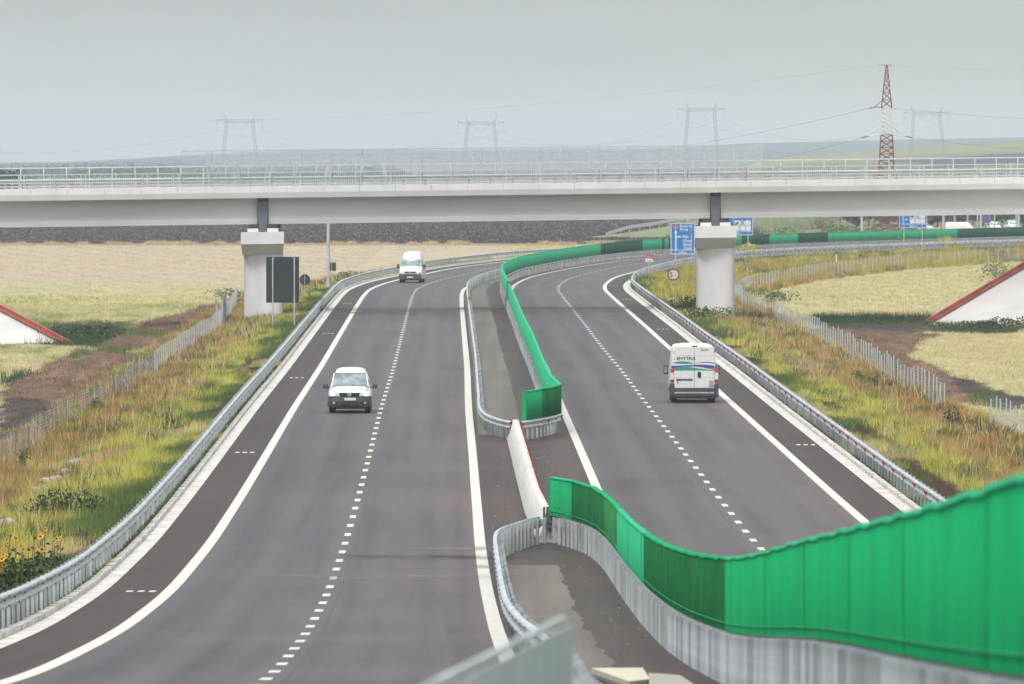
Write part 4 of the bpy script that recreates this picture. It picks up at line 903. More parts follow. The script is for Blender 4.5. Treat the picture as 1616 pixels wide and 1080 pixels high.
# ------------------------------------------------------------------ vans
def ring(st_):
    y, zb, zt, w, wt, zm, cr = st_
    r = min(.16, (zt-zb)*.22)
    h = [(0, zb), (w*.86, zb), (w*.97, zb+.07), (w, zb+(zm-zb)*.45), (w, zm), (w+(wt-w)*.45, zm+(zt-zm)*.45), (wt+.01, zt-r*1.15), (wt-r*.25, zt-r*.42), (wt-r*.85, zt-r*.06), (wt*.5, zt+cr*.8), (0, zt+cr)]
    full = h + [(-x, z) for x, z in h[-2:0:-1]]
    return [(x, y, z) for x, z in full]
def hull(root, stations, m):
    R = [ring(s) for s in stations]; n = len(R[0]); b = MB()
    vs = [p for r in R for p in r]; fs = []
    for i in range(len(R)-1):
        for k in range(n): fs.append((i*n+k, i*n+(k+1) % n, (i+1)*n+(k+1) % n, (i+1)*n+k))
    fs.append(tuple(range(n))); fs.append(tuple(range((len(R)-1)*n, len(R)*n)))
    b.add(vs, fs); o = b.build('body', m, root)
    me = o.data
    for p in me.polygons: p.use_smooth = True
    me.set_sharp_from_angle(angle=math.radians(38)); return o
def wheels(root, W, wb, r, ww=.21, rear_y=None):
    for y in (0, wb):
        for sx in (-1, 1):
            x = sx*(W/2-ww/2-.03); b = MB(); b.tube((x-ww/2, y, r), (x+ww/2, y, r), r, n=28); b.tube((x-ww/2+.02, y, r), (x+ww/2-.02, y, r), r+.006, n=28)
            t = b.build('wheel', M['tyre'], root); b = MB(); xo = x+sx*ww/2; b.tube((xo-sx*.03, y, r), (xo+sx*.012, y, r), r*.62, n=20); b.build('rim', M['rim'], t)
def quad(name, m, parent, pts, t=.012, dy=-1):
    b = MB(); n = len(pts); q = [(p[0], p[1]+dy*t, p[2]) for p in pts]
    b.add(q+[(p[0], p[1]-dy*t, p[2]) for p in pts], [tuple(range(n)), tuple(range(2*n-1, n-1, -1))]+[(k, (k+1) % n, n+(k+1) % n, n+k) for k in range(n)]); return b.build(name, m, parent)
def ell(mb, cx, cz, rx_, rz_, y0, y1, n=24, p=1.0):
    f_ = lambda c: math.copysign(abs(c)**p, c)
    return mb.prism([(cx+rx_*f_(math.cos(2*math.pi*k/n)), cz+rz_*f_(math.sin(2*math.pi*k/n))) for k in range(n)], 'y', y0, y1)
def mirror(root, x, y, z, w=.2, h=.16, arm=.12):
    s = 1 if x > 0 else -1; b = MB(); b.cbox((x+s*w/2, y, z), (w, .16, h)); o = b.build('mirror', M['plastic'], root, bevel=.035)
    b = MB(); b.tube((x-s*arm, y+.05, z-h*.3), (x+s*.03, y+.03, z-h*.2), .03, n=6); b.build('arm', M['plastic'], o); return o
# small white van, front to the camera
cad = thing('van', 'small white van driving towards the camera, lit headlights, dark bumper, nearest on the left', 'van', (-6.84, 349.3, 0), 0, 'vans on the motorway')
hull(cad, [(-.84, .42, .62, .60, .55, .5, .0), (-.80, .32, .80, .74, .60, .58, .01), (-.70, .26, .90, .83, .66, .62, .015), (-.5, .24, .96, .87, .70, .72, .02), (-.1, .24, 1.02, .895, .74, .80, .02), (.30, .24, 1.10, .90, .76, .88, .02),
           (.62, .24, 1.36, .90, .715, .94, .02), (.98, .24, 1.63, .90, .675, .96, .02), (1.2, .24, 1.74, .90, .655, .96, .025), (1.6, .24, 1.80, .90, .65, .96, .03), (2.6, .24, 1.83, .90, .65, .96, .03), (3.3, .26, 1.80, .89, .64, .96, .025), (3.45, .30, 1.70, .87, .62, .96, .02), (3.5, .36, 1.5, .84, .6, .96, .01)], M['white'])
wheels(cad, 1.78, 2.68, .315)
quad('windscreen', M['glass'], cad, [(-.735, .32, 1.13), (.735, .32, 1.13), (.655, .95, 1.625), (-.655, .95, 1.625)], .02)
quad('windscreen_top_band', M['plastic'], cad, [(-.66, .945, 1.622), (.66, .945, 1.622), (.65, .99, 1.655), (-.65, .99, 1.655)], .012)
for s in (-1, 1):
    quad('side_window', M['glass'], cad, [(s*.905, .75, 1.02), (s*.905, 1.6, 1.02), (s*.775, 1.6, 1.5), (s*.80, 1.05, 1.45)], .004)
    b = MB(); b.tube((s*.76, .30, 1.1), (s*.68, .97, 1.64), .03, n=6); b.build('windscreen_pillar', M['white'], cad)
    b = MB(); b.tube((s*.05, .28, 1.115), (s*.55, .33, 1.15), .012, n=5); b.build('wiper', M['black'], cad)
    hp = [(s*.40, .72), (s*.44, .86), (s*.62, .91), (s*.84, .90), (s*.88, .78), (s*.84, .71)]
    b = MB(); b.prism(hp, 'y', -.865, -.6); h_ = b.build('headlight', M['lampglass'], cad, bevel=.015)
    b = MB(); ell(b, s*.70, .805, .085, .075, -.885, -.866); b.build('bulb', M['lampon'], h_)
    b = MB(); ell(b, s*.66, .44, .055, .05, -.905, -.88); b.build('fog_lamp', M['grey'], cad)
    mirror(cad, s*.93, .55, 1.10, .22, .20)
    b = MB(); b.tube((s*.80, -.58, .955), (s*.755, .28, 1.125), .007, n=4); b.build('bonnet_gap', M['plastic'], cad)
    b = MB(); b.box(min(s*.903, s*.908), max(s*.903, s*.908), .55, .565, .35, 1.0); b.build('door_gap', M['plastic'], cad)
b = MB(); b.prism([(-.40, .72), (.40, .72), (.44, .865), (-.44, .865)], 'y', -.87, -.7); b.build('grille', M['black'], cad)
b = MB()
for k in range(3): b.box(-.40, .40, -.885, -.86, .745+k*.04, .757+k*.04)
b.build('grille_bar', M['plastic'], cad)
em_ = MB(); ell(em_, 0, .80, .085, .085, -.905, -.885, 28); em_ = em_.build('emblem', M['chrome'], cad)
b = MB()
for g_ in (-1, 1):
    b.prism([(g_*.055, .855), (g_*.035, .855), (g_*.0, .80), (g_*.012, .80)], 'y', -.909, -.906); b.prism([(g_*.062, .80), (g_*.045, .80), (g_*.02, .74), (g_*.034, .74)], 'y', -.909, -.906); b.prism([(g_*.0, .795), (g_*.014, .795), (g_*.036, .74), (g_*.022, .74)], 'y', -.909, -.906)
b.build('letter_strokes', M['plastic'], em_)
bp = MB()
prof_b = [(-.90, .31), (-.90, .50), (-.87, .70), (-.80, .725), (-.42, .725), (-.42, .29), (-.84, .28)]
pts = []; n = 9
for i in range(n):
    x = -.925+1.85*i/(n-1); dy = .17*(abs(x)/.925)**4; pts.append([(x, y+dy, z) for y, z in prof_b])
vs = [p for r in pts for p in r]; L = len(prof_b); fs = [(i*L+k, i*L+(k+1) % L, (i+1)*L+(k+1) % L, (i+1)*L+k) for i in range(n-1) for k in range(L)]+[tuple(range(L)), tuple(range((n-1)*L, n*L))]
bp.add(vs, fs); bp.build('bumper', M['plastic'], cad)
b = MB(); b.box(-.38, .38, -.915, -.89, .33, .47); b.build('air_intake', M['black'], cad)
b = MB()
for s in (-1, 1): b.box(min(s*.45, s*.80), max(s*.45, s*.80), -.89, -.86, .38, .50)
b.build('lower_intake', M['black'], cad)
pl = MB(); pl.box(-.25, .27, -.935, -.915, .545, .655); pl = pl.build('number_plate', M['plate'], cad); b = MB(); b.box(-.25, -.21, -.938, -.935, .55, .65); b.build('plate_band', M['stblue'], pl)
b = MB(); b.box(-.7, .7, -.3, 3.2, .17, .26); b.build('underbody', M['black'], cad)
# tall white van, front to the camera, far
spv = thing('van', 'tall white van seen from the front in the far left bend beside the guardrail', 'van', (-8.52, 697, 0), math.radians(-3), 'vans on the motorway')
hull(spv, [(-.86, .45, .70, .66, .6, .55, .0), (-.82, .34, .92, .80, .62, .62, .0), (-.70, .30, 1.04, .88, .66, .7, .01), (-.4, .28, 1.16, .94, .72, .85, .02), (.0, .28, 1.30, .965, .78, 1.0, .02), (.12, .28, 1.36, .965, .80, 1.1, .02),
           (.45, .28, 1.68, .965, .80, 1.2, .02), (.80, .28, 2.02, .965, .78, 1.25, .03), (.95, .28, 2.15, .965, .765, 1.25, .04), (1.35, .28, 2.46, .965, .70, 1.3, .06), (1.9, .28, 2.54, .965, .70, 1.3, .06), (4.6, .3, 2.54, .965, .70, 1.3, .06), (4.75, .35, 2.4, .95, .68, 1.3, .04)], M['white'])
wheels(spv, 1.93, 3.5, .345, .24)
quad('windscreen', M['glass'], spv, [(-.79, .15, 1.40), (.79, .15, 1.40), (.77, .77, 1.985), (-.77, .77, 1.985)], .025)
for s in (-1, 1):
    quad('side_window', M['glass'], spv, [(s*.97, .6, 1.3), (s*.97, 1.5, 1.3), (s*.90, 1.5, 1.95), (s*.91, .95, 1.9)], .004)
    b = MB(); b.prism([(s*.50, .86), (s*.54, 1.03), (s*.86, 1.04), (s*.88, .86)], 'y', -.855, -.6); h_ = b.build('headlight', M['lampglass'], spv, bevel=.02)
    b = MB(); ell(b, s*.70, .95, .09, .075, -.875, -.856); b.build('bulb', M['lampon'], h_)
    mirror(spv, s*1.02, .5, 1.36, .2, .36, .16)
b = MB(); b.prism([(-.48, .80), (.48, .80), (.46, .95), (-.46, .95)], 'y', -.875, -.7); b.build('grille', M['black'], spv)
b = MB(); ell(b, 0, .875, .085, .085, -.90, -.875); b.build('emblem', M['chrome'], spv)
b = MB(); b.box(-.93, .93, -.90, -.6, .32, .74); b.build('bumper', M['plastic'], spv, bevel=.05)
b = MB(); b.box(-.6, .6, -.912, -.90, .60, .70); b.build('air_intake', M['black'], spv)
b = MB(); b.box(-.26, .26, -.925, -.90, .42, .53); b.build('number_plate', M['plate'], spv)
b = MB(); b.box(-.7, .7, -.3, 4.4, .2, .3); b.build('underbody', M['black'], spv)
# white van with stripes, rear to the camera (built rear at y = 0 facing the camera)
duc = thing('van', 'tall white van seen from behind with green and purple stripes on its doors', 'van', (7.96, 363.0, 0), 0, 'vans on the motorway')
S_ = [(0, .50, 2.40, .98, .86, 1.25, .02), (.03, .38, 2.46, 1.005, .885, 1.25, .03), (.10, .32, 2.50, 1.02, .90, 1.25, .035), (.5, .30, 2.52, 1.025, .905, 1.25, .04), (3.6, .30, 2.52, 1.025, .905, 1.25, .04), (4.0, .30, 2.40, 1.025, .90, 1.25, .03), (4.7, .30, 1.7, 1.02, .85, 1.2, .02), (5.2, .30, 1.25, .98, .75, .9, .02), (5.4, .35, .8, .85, .6, .6, .01)]
hull(duc, S_, M['white'])
for y in (1.0, 4.45):
    for s in (-1, 1):
        x = s*(.98-.14); b = MB(); b.tube((x-.12, y, .34), (x+.12, y, .34), .34, n=28); t = b.build('wheel', M['tyre'], duc); b = MB(); b.tube((x+s*.1, y, .34), (x+s*.125, y, .34), .2, n=20); b.build('rim', M['rim'], t)
DX = lambda p: (p-1092.6)/36.0; DZ = lambda q: (634.4-q)/36.0
def rect2(nm, m, p0, p1, q0, q1, y=-.012, t=.012, par=None, bev=0):
    b = MB(); b.box(DX(p0), DX(p1), y-t, y, DZ(q1), DZ(q0)); return b.build(nm, m, par or duc, bevel=bev)
dl = rect2('rear_door', M['white'], 1062.2, 1093.6, 545.6, 610.6, -.0, .014, bev=.006); dr = rect2('rear_door', M['white'], 1094.2, 1125.3, 545.6, 610.6, -.0, .014, bev=.006)
for q in (559.5, 594.5):
    rect2('door_crease', M['grey'], 1063.5, 1093, q, q+.35, -.0142, .002, dl); rect2('door_crease', M['grey'], 1095, 1124.5, q, q+.35, -.0142, .002, dr)
rect2('brake_light', mat('brake_light', (.12, .02, .025), .4), 1089.4, 1098.9, 543.9, 545.3, -.0, .03)
for p0, p1 in ((1056, 1061.8), (1125.7, 1131.5)):
    r_ = rect2('tail_light', M['tail'], p0, p1, 580.5, 586.7, .02, .05, bev=.006); rect2('white_lens', M['tailw'], p0, p1, 586.9, 597.6, .02, .05, r_, .006); rect2('red_lens', mat('dark_red_lens', (.28, .02, .05), .3), p0, p1, 597.8, 602.2, .02, .05, r_, .006)
b = MB(); ell(b, DX(1101.6), DZ(589.8), .075, .13, -.05, -.014, 24, .6); b.build('door_handle', M['black'], dr)
rect2('plate_light_bar', M['plastic'], 1065, 1091, 596.5, 598.9, -.014, .03, dl, .004)
pl = rect2('number_plate', M['plate'], 1067, 1088, 599.8, 604.2, -.014, .01, dl); rect2('plate_band', M['stblue'], 1067, 1068.4, 599.9, 604.1, -.0245, .002, pl)
rect2('grey_patch', M['grey'], 1117, 1124.2, 599, 609.8, -.0142, .003, dr)
rect2('bumper', M['plastic'], 1061.5, 1125.8, 610.7, 624.0, -.0, .12, bev=.02)
for s, p0, p1 in ((-1, 1054.6, 1062), (1, 1125.4, 1132.2)): rect2('bumper_corner', M['plastic'], p0, p1, 603.5, 625.5, .05, .14, bev=.03)
rect2('bumper_step', M['chrome'], 1062.5, 1125, 617.4, 619.6, -.12, .03, bev=.006)
rect2('under_bumper', M['black'], 1057, 1129, 620.5, 627.5, -.0, .10, bev=.01)
b = MB(); b.box(-.8, .8, .2, 5.0, .20, .34); b.build('underbody', M['black'], duc)
def band(nm, m, tops, bots, par, y=-.0145, t=.004):
    xs = np.linspace(tops[0][0], tops[-1][0], 28); f_ = lambda P: np.array([float(spline(P)(x)) for x in xs]) if len(P) > 2 else np.interp(xs, [p[0] for p in P], [p[1] for p in P])
    a, c = f_(tops), f_(bots); b = MB(); vs = []
    for x, q0, q1 in zip(xs, a, c): vs += [(DX(x), y-t, DZ(q0)), (DX(x), y-t, DZ(q1)), (DX(x), y, DZ(q0)), (DX(x), y, DZ(q1))]
    fs = []
    for i in range(len(xs)-1):
        o = i*4; fs += [(o, o+1, o+5, o+4), (o+2, o+6, o+7, o+3), (o, o+4, o+6, o+2), (o+1, o+3, o+7, o+5)]
    b.add(vs, fs); return b.build(nm, m, par)
cv = lambda L: [(1030+x/9, 530+y/9) for x, y in L]
band('stripe', M['stgreen'], cv([(262, 366), (350, 351), (450, 350), (590, 372), (640, 372)]), cv([(262, 372), (350, 384), (450, 386), (590, 377), (640, 374)]), duc)
band('stripe', M['stblue'], cv([(610, 372), (700, 358), (780, 359), (858, 372)]), cv([(610, 375), (700, 368), (780, 370), (858, 386)]), duc)
band('stripe', M['stblue'], cv([(250, 408), (330, 410), (480, 402), (680, 396), (770, 400), (858, 412)]), cv([(250, 432), (330, 434), (480, 418), (600, 424), (740, 440), (858, 450)]), duc)
band('stripe', M['stcyan'], cv([(290, 434), (380, 428), (460, 420), (560, 426)]), cv([(290, 442), (380, 440), (460, 434), (560, 428)]), duc, -.0148)
band('stripe', M['stgreen'], cv([(290, 443), (380, 440), (460, 433), (560, 440), (700, 458), (858, 478)]), cv([(290, 481), (400, 480), (560, 479), (700, 480), (858, 484)]), duc, -.0152)
band('stripe', M['stpurp'], cv([(720, 440), (800, 448), (858, 454)]), cv([(720, 444), (800, 462), (858, 474)]), duc, -.0149)
rect2('corner_stripe', M['stgreen'], 1126, 1131, 574.5, 580, .03, .05, bev=.01); rect2('corner_stripe', M['stblue'], 1057.5, 1062, 575.5, 580, .03, .05, bev=.01)
for s in (-1, 1):
    for q in (553, 588, 607):
        rect2('hinge', M['plastic'], 1092.6+s*31.9-.6, 1092.6+s*31.9+.6, q, q+1.6, .0, .03, dl if s < 0 else dr)
rect2('door_gap', M['plastic'], 1093.7, 1094.1, 546, 610, -.001, .004)
text('evrika', .30, M['plastic'], dl, (DX(1065.5), -.016, DZ(566.8)), sx=1.15, bold=.002)
b = MB(); ell(b, DX(1062.5), DZ(565.4), .03, .03, -.02, -.014); b.build('logo_dot', M['stgreen'], dl)
text('Ducato', .15, M['black'], dr, (DX(1104), -.016, DZ(552.2)), sx=.75)
for s in (-1, 1):
    b = MB(); b.cbox((s*1.15, 3.85, 1.36), (.20, .16, .42)); o = b.build('mirror', M['plastic'], duc, bevel=.05); b = MB(); b.box(min(s*1.08, s*1.22), max(s*1.08, s*1.22), 3.755, 3.768, 1.22, 1.5); b.build('mirror_glass', M['glass'], o)
    b = MB(); b.tube((s*.98, 3.95, 1.2), (s*1.1, 3.88, 1.22), .04, n=6); b.build('arm', M['plastic'], o)
    b = MB(); b.box(min(s*1.02, s*1.035), max(s*1.02, s*1.035), .12, 3.4, .42, .62); b.build('side_moulding', M['plastic'], duc)
# parked cars far right
def car(label, px_, q, Y, m, L=4.2, W=1.75, H=1.45, rz=0, van=False):
    X = pxx(px_, Y); z0 = tz(X, Y); r_ = thing('parked_car', label, 'car', (X, Y, z0), rz, 'vehicles parked beyond the green wall')
    if van: S = [(-.8, .4, .8, .7, .6, .6, 0), (-.6, .25, 1.0, .85, .7, .7, .02), (.1, .2, 1.15, W/2, .75, .9, .02), (.7, .2, H-.1, W/2, .72, 1.0, .03), (1.2, .2, H, W/2, .7, 1.0, .03), (L-1.0, .2, H, W/2, .7, 1.0, .03), (L-.85, .3, H-.1, W/2-.03, .68, 1.0, .02)]
    else: S = [(-.8, .4, .6, .6, .5, .5, 0), (-.65, .22, .78, .78, .65, .6, .02), (.1, .2, .92, W/2, .72, .7, .02), (.9, .2, 1.36, W/2, .60, .85, .02), (1.4, .2, H, W/2, .58, .85, .02), (2.2, .2, H, W/2, .58, .85, .02), (2.9, .2, 1.05, W/2, .65, .8, .02), (L-.9, .25, .95, .8, .65, .7, .01), (L-.8, .4, .7, .7, .6, .6, 0)]
    hull(r_, S, m); wheels(r_, W, 2.5, .3)
    for s in (-1, 1): quad('side_window', M['glass'], r_, [(s*(W/2+.0), .75, .92), (s*(W/2+.0), 2.5, .92), (s*(W/2-.24), 2.1, H-.15), (s*(W/2-.24), 1.2, H-.15)], .004)
    quad('windscreen', M['glass'], r_, [(-.68, .15, .97), (.68, .15, .97), (.58, .85, H-.12), (-.58, .85, H-.12)], .02)
car('white parked car half hidden in grass, nearest to the blue service sign', 1474, 360, 1180, M['white'], rz=.6)
car('red parked car between two grey lamp posts beyond the green wall', 1511, 355, 1200, M['cargreen'], rz=1.45)
car('white parked van left of the purple banner beyond the green wall', 1536, 356, 1190, M['white'], L=4.8, H=1.9, rz=1.4, van=True)
car('white parked car right of the purple banner', 1571, 355, 1250, M['white'], rz=.1)
car('white parked car by the right photo edge beyond the green wall', 1601, 355, 1270, M['white'], rz=.2)
#PART4
# ------------------------------------------------------------------ vegetation
def tri_mesh(name, V, C, m, parent=None):       # V (n,3,3) triangles, C (n,3) colours
    n = len(V); me = bpy.data.meshes.new(name)
    me.vertices.add(n*3); me.vertices.foreach_set('co', V.reshape(-1).astype('f4'))
    me.loops.add(n*3); me.loops.foreach_set('vertex_index', np.arange(n*3, dtype='i4'))
    me.polygons.add(n); me.polygons.foreach_set('loop_start', np.arange(0, n*3, 3, dtype='i4')); me.update(calc_edges=True)
    ca = me.color_attributes.new('Col', 'FLOAT_COLOR', 'POINT'); c = np.repeat(np.concatenate([C, np.ones((n, 1))], 1), 3, 0); ca.data.foreach_set('color', c.reshape(-1).astype('f4'))
    me.materials.append(m); return link(name, me, parent)
def blades(X, Y, Z, H, W, C, k=5, spread=.12, lean=.35, cj=.22):
    n = len(X); X = np.repeat(X, k)+rng.normal(0, spread, n*k); Y = np.repeat(Y, k)+rng.normal(0, spread, n*k); Z = np.repeat(Z, k)
    h = np.repeat(H, k)*rng.uniform(.45, 1.1, n*k); w = np.repeat(W, k)*rng.uniform(.6, 1.4, n*k); a = rng.uniform(0, math.pi, n*k)
    lx = rng.normal(0, lean, n*k)*h; ly = rng.normal(0, lean, n*k)*h
    V = np.empty((n*k, 3, 3)); dx = np.cos(a)*w/2; dy = np.sin(a)*w/2
    V[:, 0] = np.stack([X-dx, Y-dy, Z-.03], -1); V[:, 1] = np.stack([X+dx, Y+dy, Z-.03], -1); V[:, 2] = np.stack([X+lx, Y+ly, Z+h], -1)
    c = np.repeat(C, k, 0)*rng.uniform(1-cj, 1+cj, (n*k, 1))*(1+rng.normal(0, .05, (n*k, 3))); return V, np.clip(c, .005, .8)
def scatter(y0, y1, dens, side, dmin, dmax, frame=True):
    area = (y1-y0)*(dmax-dmin); n = int(area*dens); Y = rng.uniform(y0, y1, n); d = rng.uniform(dmin, dmax, n); xl, xr = rail_x(Y)
    X = xl-d if side < 0 else xr+d
    px = 808+X*FPX/Y; k = (px > -260) & (px < 1876); return X[k], Y[k], d[k]
VV, CC = [], []
for side in (-1, 1):
    for y0, y1, dens in ((120, 220, 16), (220, 330, 22), (330, 450, 16), (450, 640, 9), (640, 1060, 3.2)):
        dm = 9 if y1 < 641 else (30 if side > 0 else 8)
        X, Y, d = scatter(y0, y1, dens, side, -.12, dm, True)
        if side > 0 and y0 >= 640:
            fx_ = np.interp(Y, [635, 670, 708, 733, 776, 845, 864, 891, 903, 925, 960, 1060], [17.7, 17.9, 20.6, 23.5, 28.5, 39.8, 45, 50.5, 55.7, 66, 90, 150]); k = X < fx_+1.0; X, Y, d = X[k], Y[k], d[k]
        Z = terrain(X, Y); C = verge_color(X, Y, d); n1 = fbm(X, Y/4, 1.1, 101); n2 = fbm(X, Y/5, 3.0, 111)
        H = (.16+.42*np.clip(d/3, 0, 1))*(.45+1.0*n1)
        if y0 >= 640 and side > 0:
            C = lerp(C, C_(.34, .30, .045), np.clip((n2-.52)/.1, 0, 1)*.8); C = lerp(C, GREEN, np.clip((.42-n2)/.1, 0, 1)*.7); H = H*(1+1.1*np.clip((n2-.4)/.2, 0, 1))
        soil = (fbm(X, Y/5, 1.6, 3) < .45) & (d < 3.0); H = np.where(soil, H*.3, H)
        H = np.where(d < .6, .12, H)
        W = np.where(Y < 330, .022, np.where(Y < 640, .04, .075)); 
        V, Cb = blades(X, Y, Z, H, W, C, 6, .10); VV.append(V); CC.append(Cb)
VV.append(np.zeros((0, 3, 3))); CC.append(np.zeros((0, 3)))
for side in (-1, 1):        # tall single stalks and low leafy tufts mixed into the verge
    for y0, y1, dens in ((140, 330, 1.3), (330, 640, .9), (640, 1000, .5)):
        X, Y, d = scatter(y0, y1, dens, side, 2.6, 8.6); Z = terrain(X, Y); pick = rng.random(len(X)); k1 = fbm(X, Y/4, 1.4, 301)
        pick = np.where(d < 2.2, .6+.39*pick, pick); C = np.where((pick < .35)[:, None], STRAW, np.where((pick < .6)[:, None], RUST*1.1, np.where((pick < .8)[:, None], GREEN*.6, YEL*1.1)))
        W = np.where(Y < 330, .035, np.where(Y < 640, .055, .09)); H = rng.uniform(.5, 1.05, len(X))*(.6+.7*k1)*np.clip(d/3, .35, 1)
        V, Cb = blades(X, Y, Z, H, W, C, 5, .07, .22, .25); VV.append(V); CC.append(Cb)
        k = (k1 > .56) & (pick < .5)
        V, Cb = blades(X[k], Y[k], Z[k], H[k]*.75, W[k]*1.6, np.broadcast_to(DG*1.1, (k.sum(), 3)), 16, .22, .6, .35); VV.append(V); CC.append(Cb)
V = np.concatenate(VV); Cc = np.concatenate(CC)
tag(tri_mesh('verge_grass', V, Cc, M['blade']), 'tall green, yellow and rusty grasses growing on the verges between guardrails and wire fences', 'grass', kind='stuff')
# field stubble and grass beyond the fences
VV, CC = [], []
for x0, x1, y0, y1, dens in ((-46, -19.5, 330, 650, 3.0), (-75, -16, 650, 1075, .9), (19, 46, 340, 620, 3.0), (19, 80, 620, 940, 1.0), (-14, 12, 1000, 1085, .6)):
    n = int((x1-x0)*(y1-y0)*dens); X = rng.uniform(x0, x1, n); Y = rng.uniform(y0, y1, n); xl, xr = rail_x(Y); px = 808+X*FPX/Y
    k = (px > -150) & (px < 1766) & ((X < xl-8.5) | (X > xr+8.5))
    if x0 > 0 and y0 >= 600:
        fx_ = np.interp(Y, [635, 670, 708, 733, 776, 845, 864, 891, 903, 925, 960], [17.7, 17.9, 20.6, 23.5, 28.5, 39.8, 45, 50.5, 55.7, 66, 90]); k &= X > fx_
    X, Y = X[k], Y[k]; C = ground_color(X, Y); lum = C.mean(-1); dirt = lum < .10
    H = np.where(dirt, .05, .10+.28*fbm(X, Y/5, 2.5, 141)); H = np.where((Y > 690) & (X < 0), .10, H); dgr = (C[:, 1] > C[:, 0]*1.25) & (lum < .09); H = np.where(dgr, .55, H)
    cl_ = rng.choice([.5, .9, 1.9], len(X)); C = np.where((dirt & ~dgr)[:, None], C*cl_[:, None], C); H = np.where(dirt & ~dgr, rng.uniform(.03, .13, len(X)), H); drop = dirt & ~dgr & (rng.random(len(X)) < .15); X, Y, C, H = X[~drop], Y[~drop], C[~drop], H[~drop]
    V, Cb = blades(X, Y, terrain(X, Y), H, np.where(Y < 640, .035, .07), C*1.02, 5, .18, cj=.2); VV.append(V); CC.append(Cb)
tag(tri_mesh('field_grass', np.concatenate(VV), np.concatenate(CC), M['blade']), 'pale dry field grass and stubble beyond the wire fences', 'grass', kind='stuff')
n = 70000; X = rng.uniform(-82, 27, n); Y = 1076+rng.random(n)**1.6*520; k = (808+X*FPX/Y > -60); X, Y = X[k], Y[k]; gc = ground_color(X, Y); k = gc.mean(-1) < .13; X, Y = X[k], Y[k]
pick = rng.random(len(X)); C = PLOW*np.where(pick < .5, .7, np.where(pick < .8, 1.3, 2.3))[:, None]
V, Cb = blades(X, Y, terrain(X, Y), rng.uniform(.10, .30, len(X)), np.full(len(X), .30), C, 2, .3, .8, .3)
tag(tri_mesh('soil_clods', V, Cb, M['blade']), 'dark ploughed clods of the field seen under the bridge', 'soil', kind='stuff')
n = 26000; X = rng.uniform(-82, 24, n); Y = 1072+rng.normal(0, 4, n)+5*fbm(X, X*0, 6, 401); C = np.where((rng.random(n) < .7)[:, None], STRAW*.95, ORG*.9); H = rng.uniform(.15, .8, n)*np.clip((fbm(X, X*0, 1.3, 411)-.3)*2.0, .2, .9)
V, Cb = blades(X, Y, terrain(X, Y), H, np.full(n, .09), C, 4, .25, .35, .2)
tag(tri_mesh('field_edge_grass', V, Cb, M['blade']), 'ragged strip of tall straw between the stubble and the ploughed field', 'grass', kind='stuff')
# clods and weeds along the gutters
X = []; 
def leafcloud(cx, cy, cz, r, n, size, base, col, var=.3, flat=1.0):
    u = rng.normal(0, 1, (n, 3)); u /= np.linalg.norm(u, axis=1)[:, None]; rad = rng.uniform(.25, 1, (n, 1))**.5
    lump = 1+.28*np.sin(u[:, 0:1]*3.1+cx)*np.cos(u[:, 2:3]*4.3+cy)
    P = u*rad*np.array(r)*lump + np.array([cx, cy, cz]); a = rng.normal(0, 1, (n, 3)); a /= np.linalg.norm(a, axis=1)[:, None]; b_ = np.cross(a, rng.normal(0, 1, (n, 3))); b_ /= np.linalg.norm(b_, axis=1)[:, None]
    s = size*rng.uniform(.6, 1.4, (n, 1)); V = np.stack([P-a*s, P+a*s, P+b_*s*1.1], 1); V[..., 2] = np.maximum(V[..., 2], base)
    C = np.array(col)*rng.uniform(1-var, 1+var, (n, 1))*(1+rng.normal(0, .06, (n, 3))); return V, np.clip(C, .004, .8)
def weed(name, label, cat, px_, q, h, w, col, n=260, size=.05, group=None, flat=-.6, Y=None):
    if Y is None: X, Y, _ = unp(px_, q, off=flat) if flat > -.95 else unp(px_, q, flat=-1.0)
    else: X = pxx(px_, Y)
    z0 = tz(X, Y); root = thing(name, label, cat, (0, 0, 0), group=group); P = []; Q = []
    for k in range(5):
        a, b_ = leafcloud(X+random.uniform(-w, w)*.45, Y+random.uniform(-w, w)*.5, z0+h*random.uniform(.35, .72), (w*.42, w*.42, h*.36), n//5, size, z0+.02, col); P.append(a); Q.append(b_)
    tri_mesh('foliage', np.concatenate(P), np.concatenate(Q), M['blade'], root); b = MB()
    for k in range(4): b.tube((X+random.uniform(-.1, .1)*w, Y, z0-.1), (X+random.uniform(-.4, .4)*w, Y+random.uniform(-.2, .2)*w, z0+h*.8), .02, .008, 5)
    b.build('stem', M['stem'], root); return root
dgc = (.05, .085, .028)
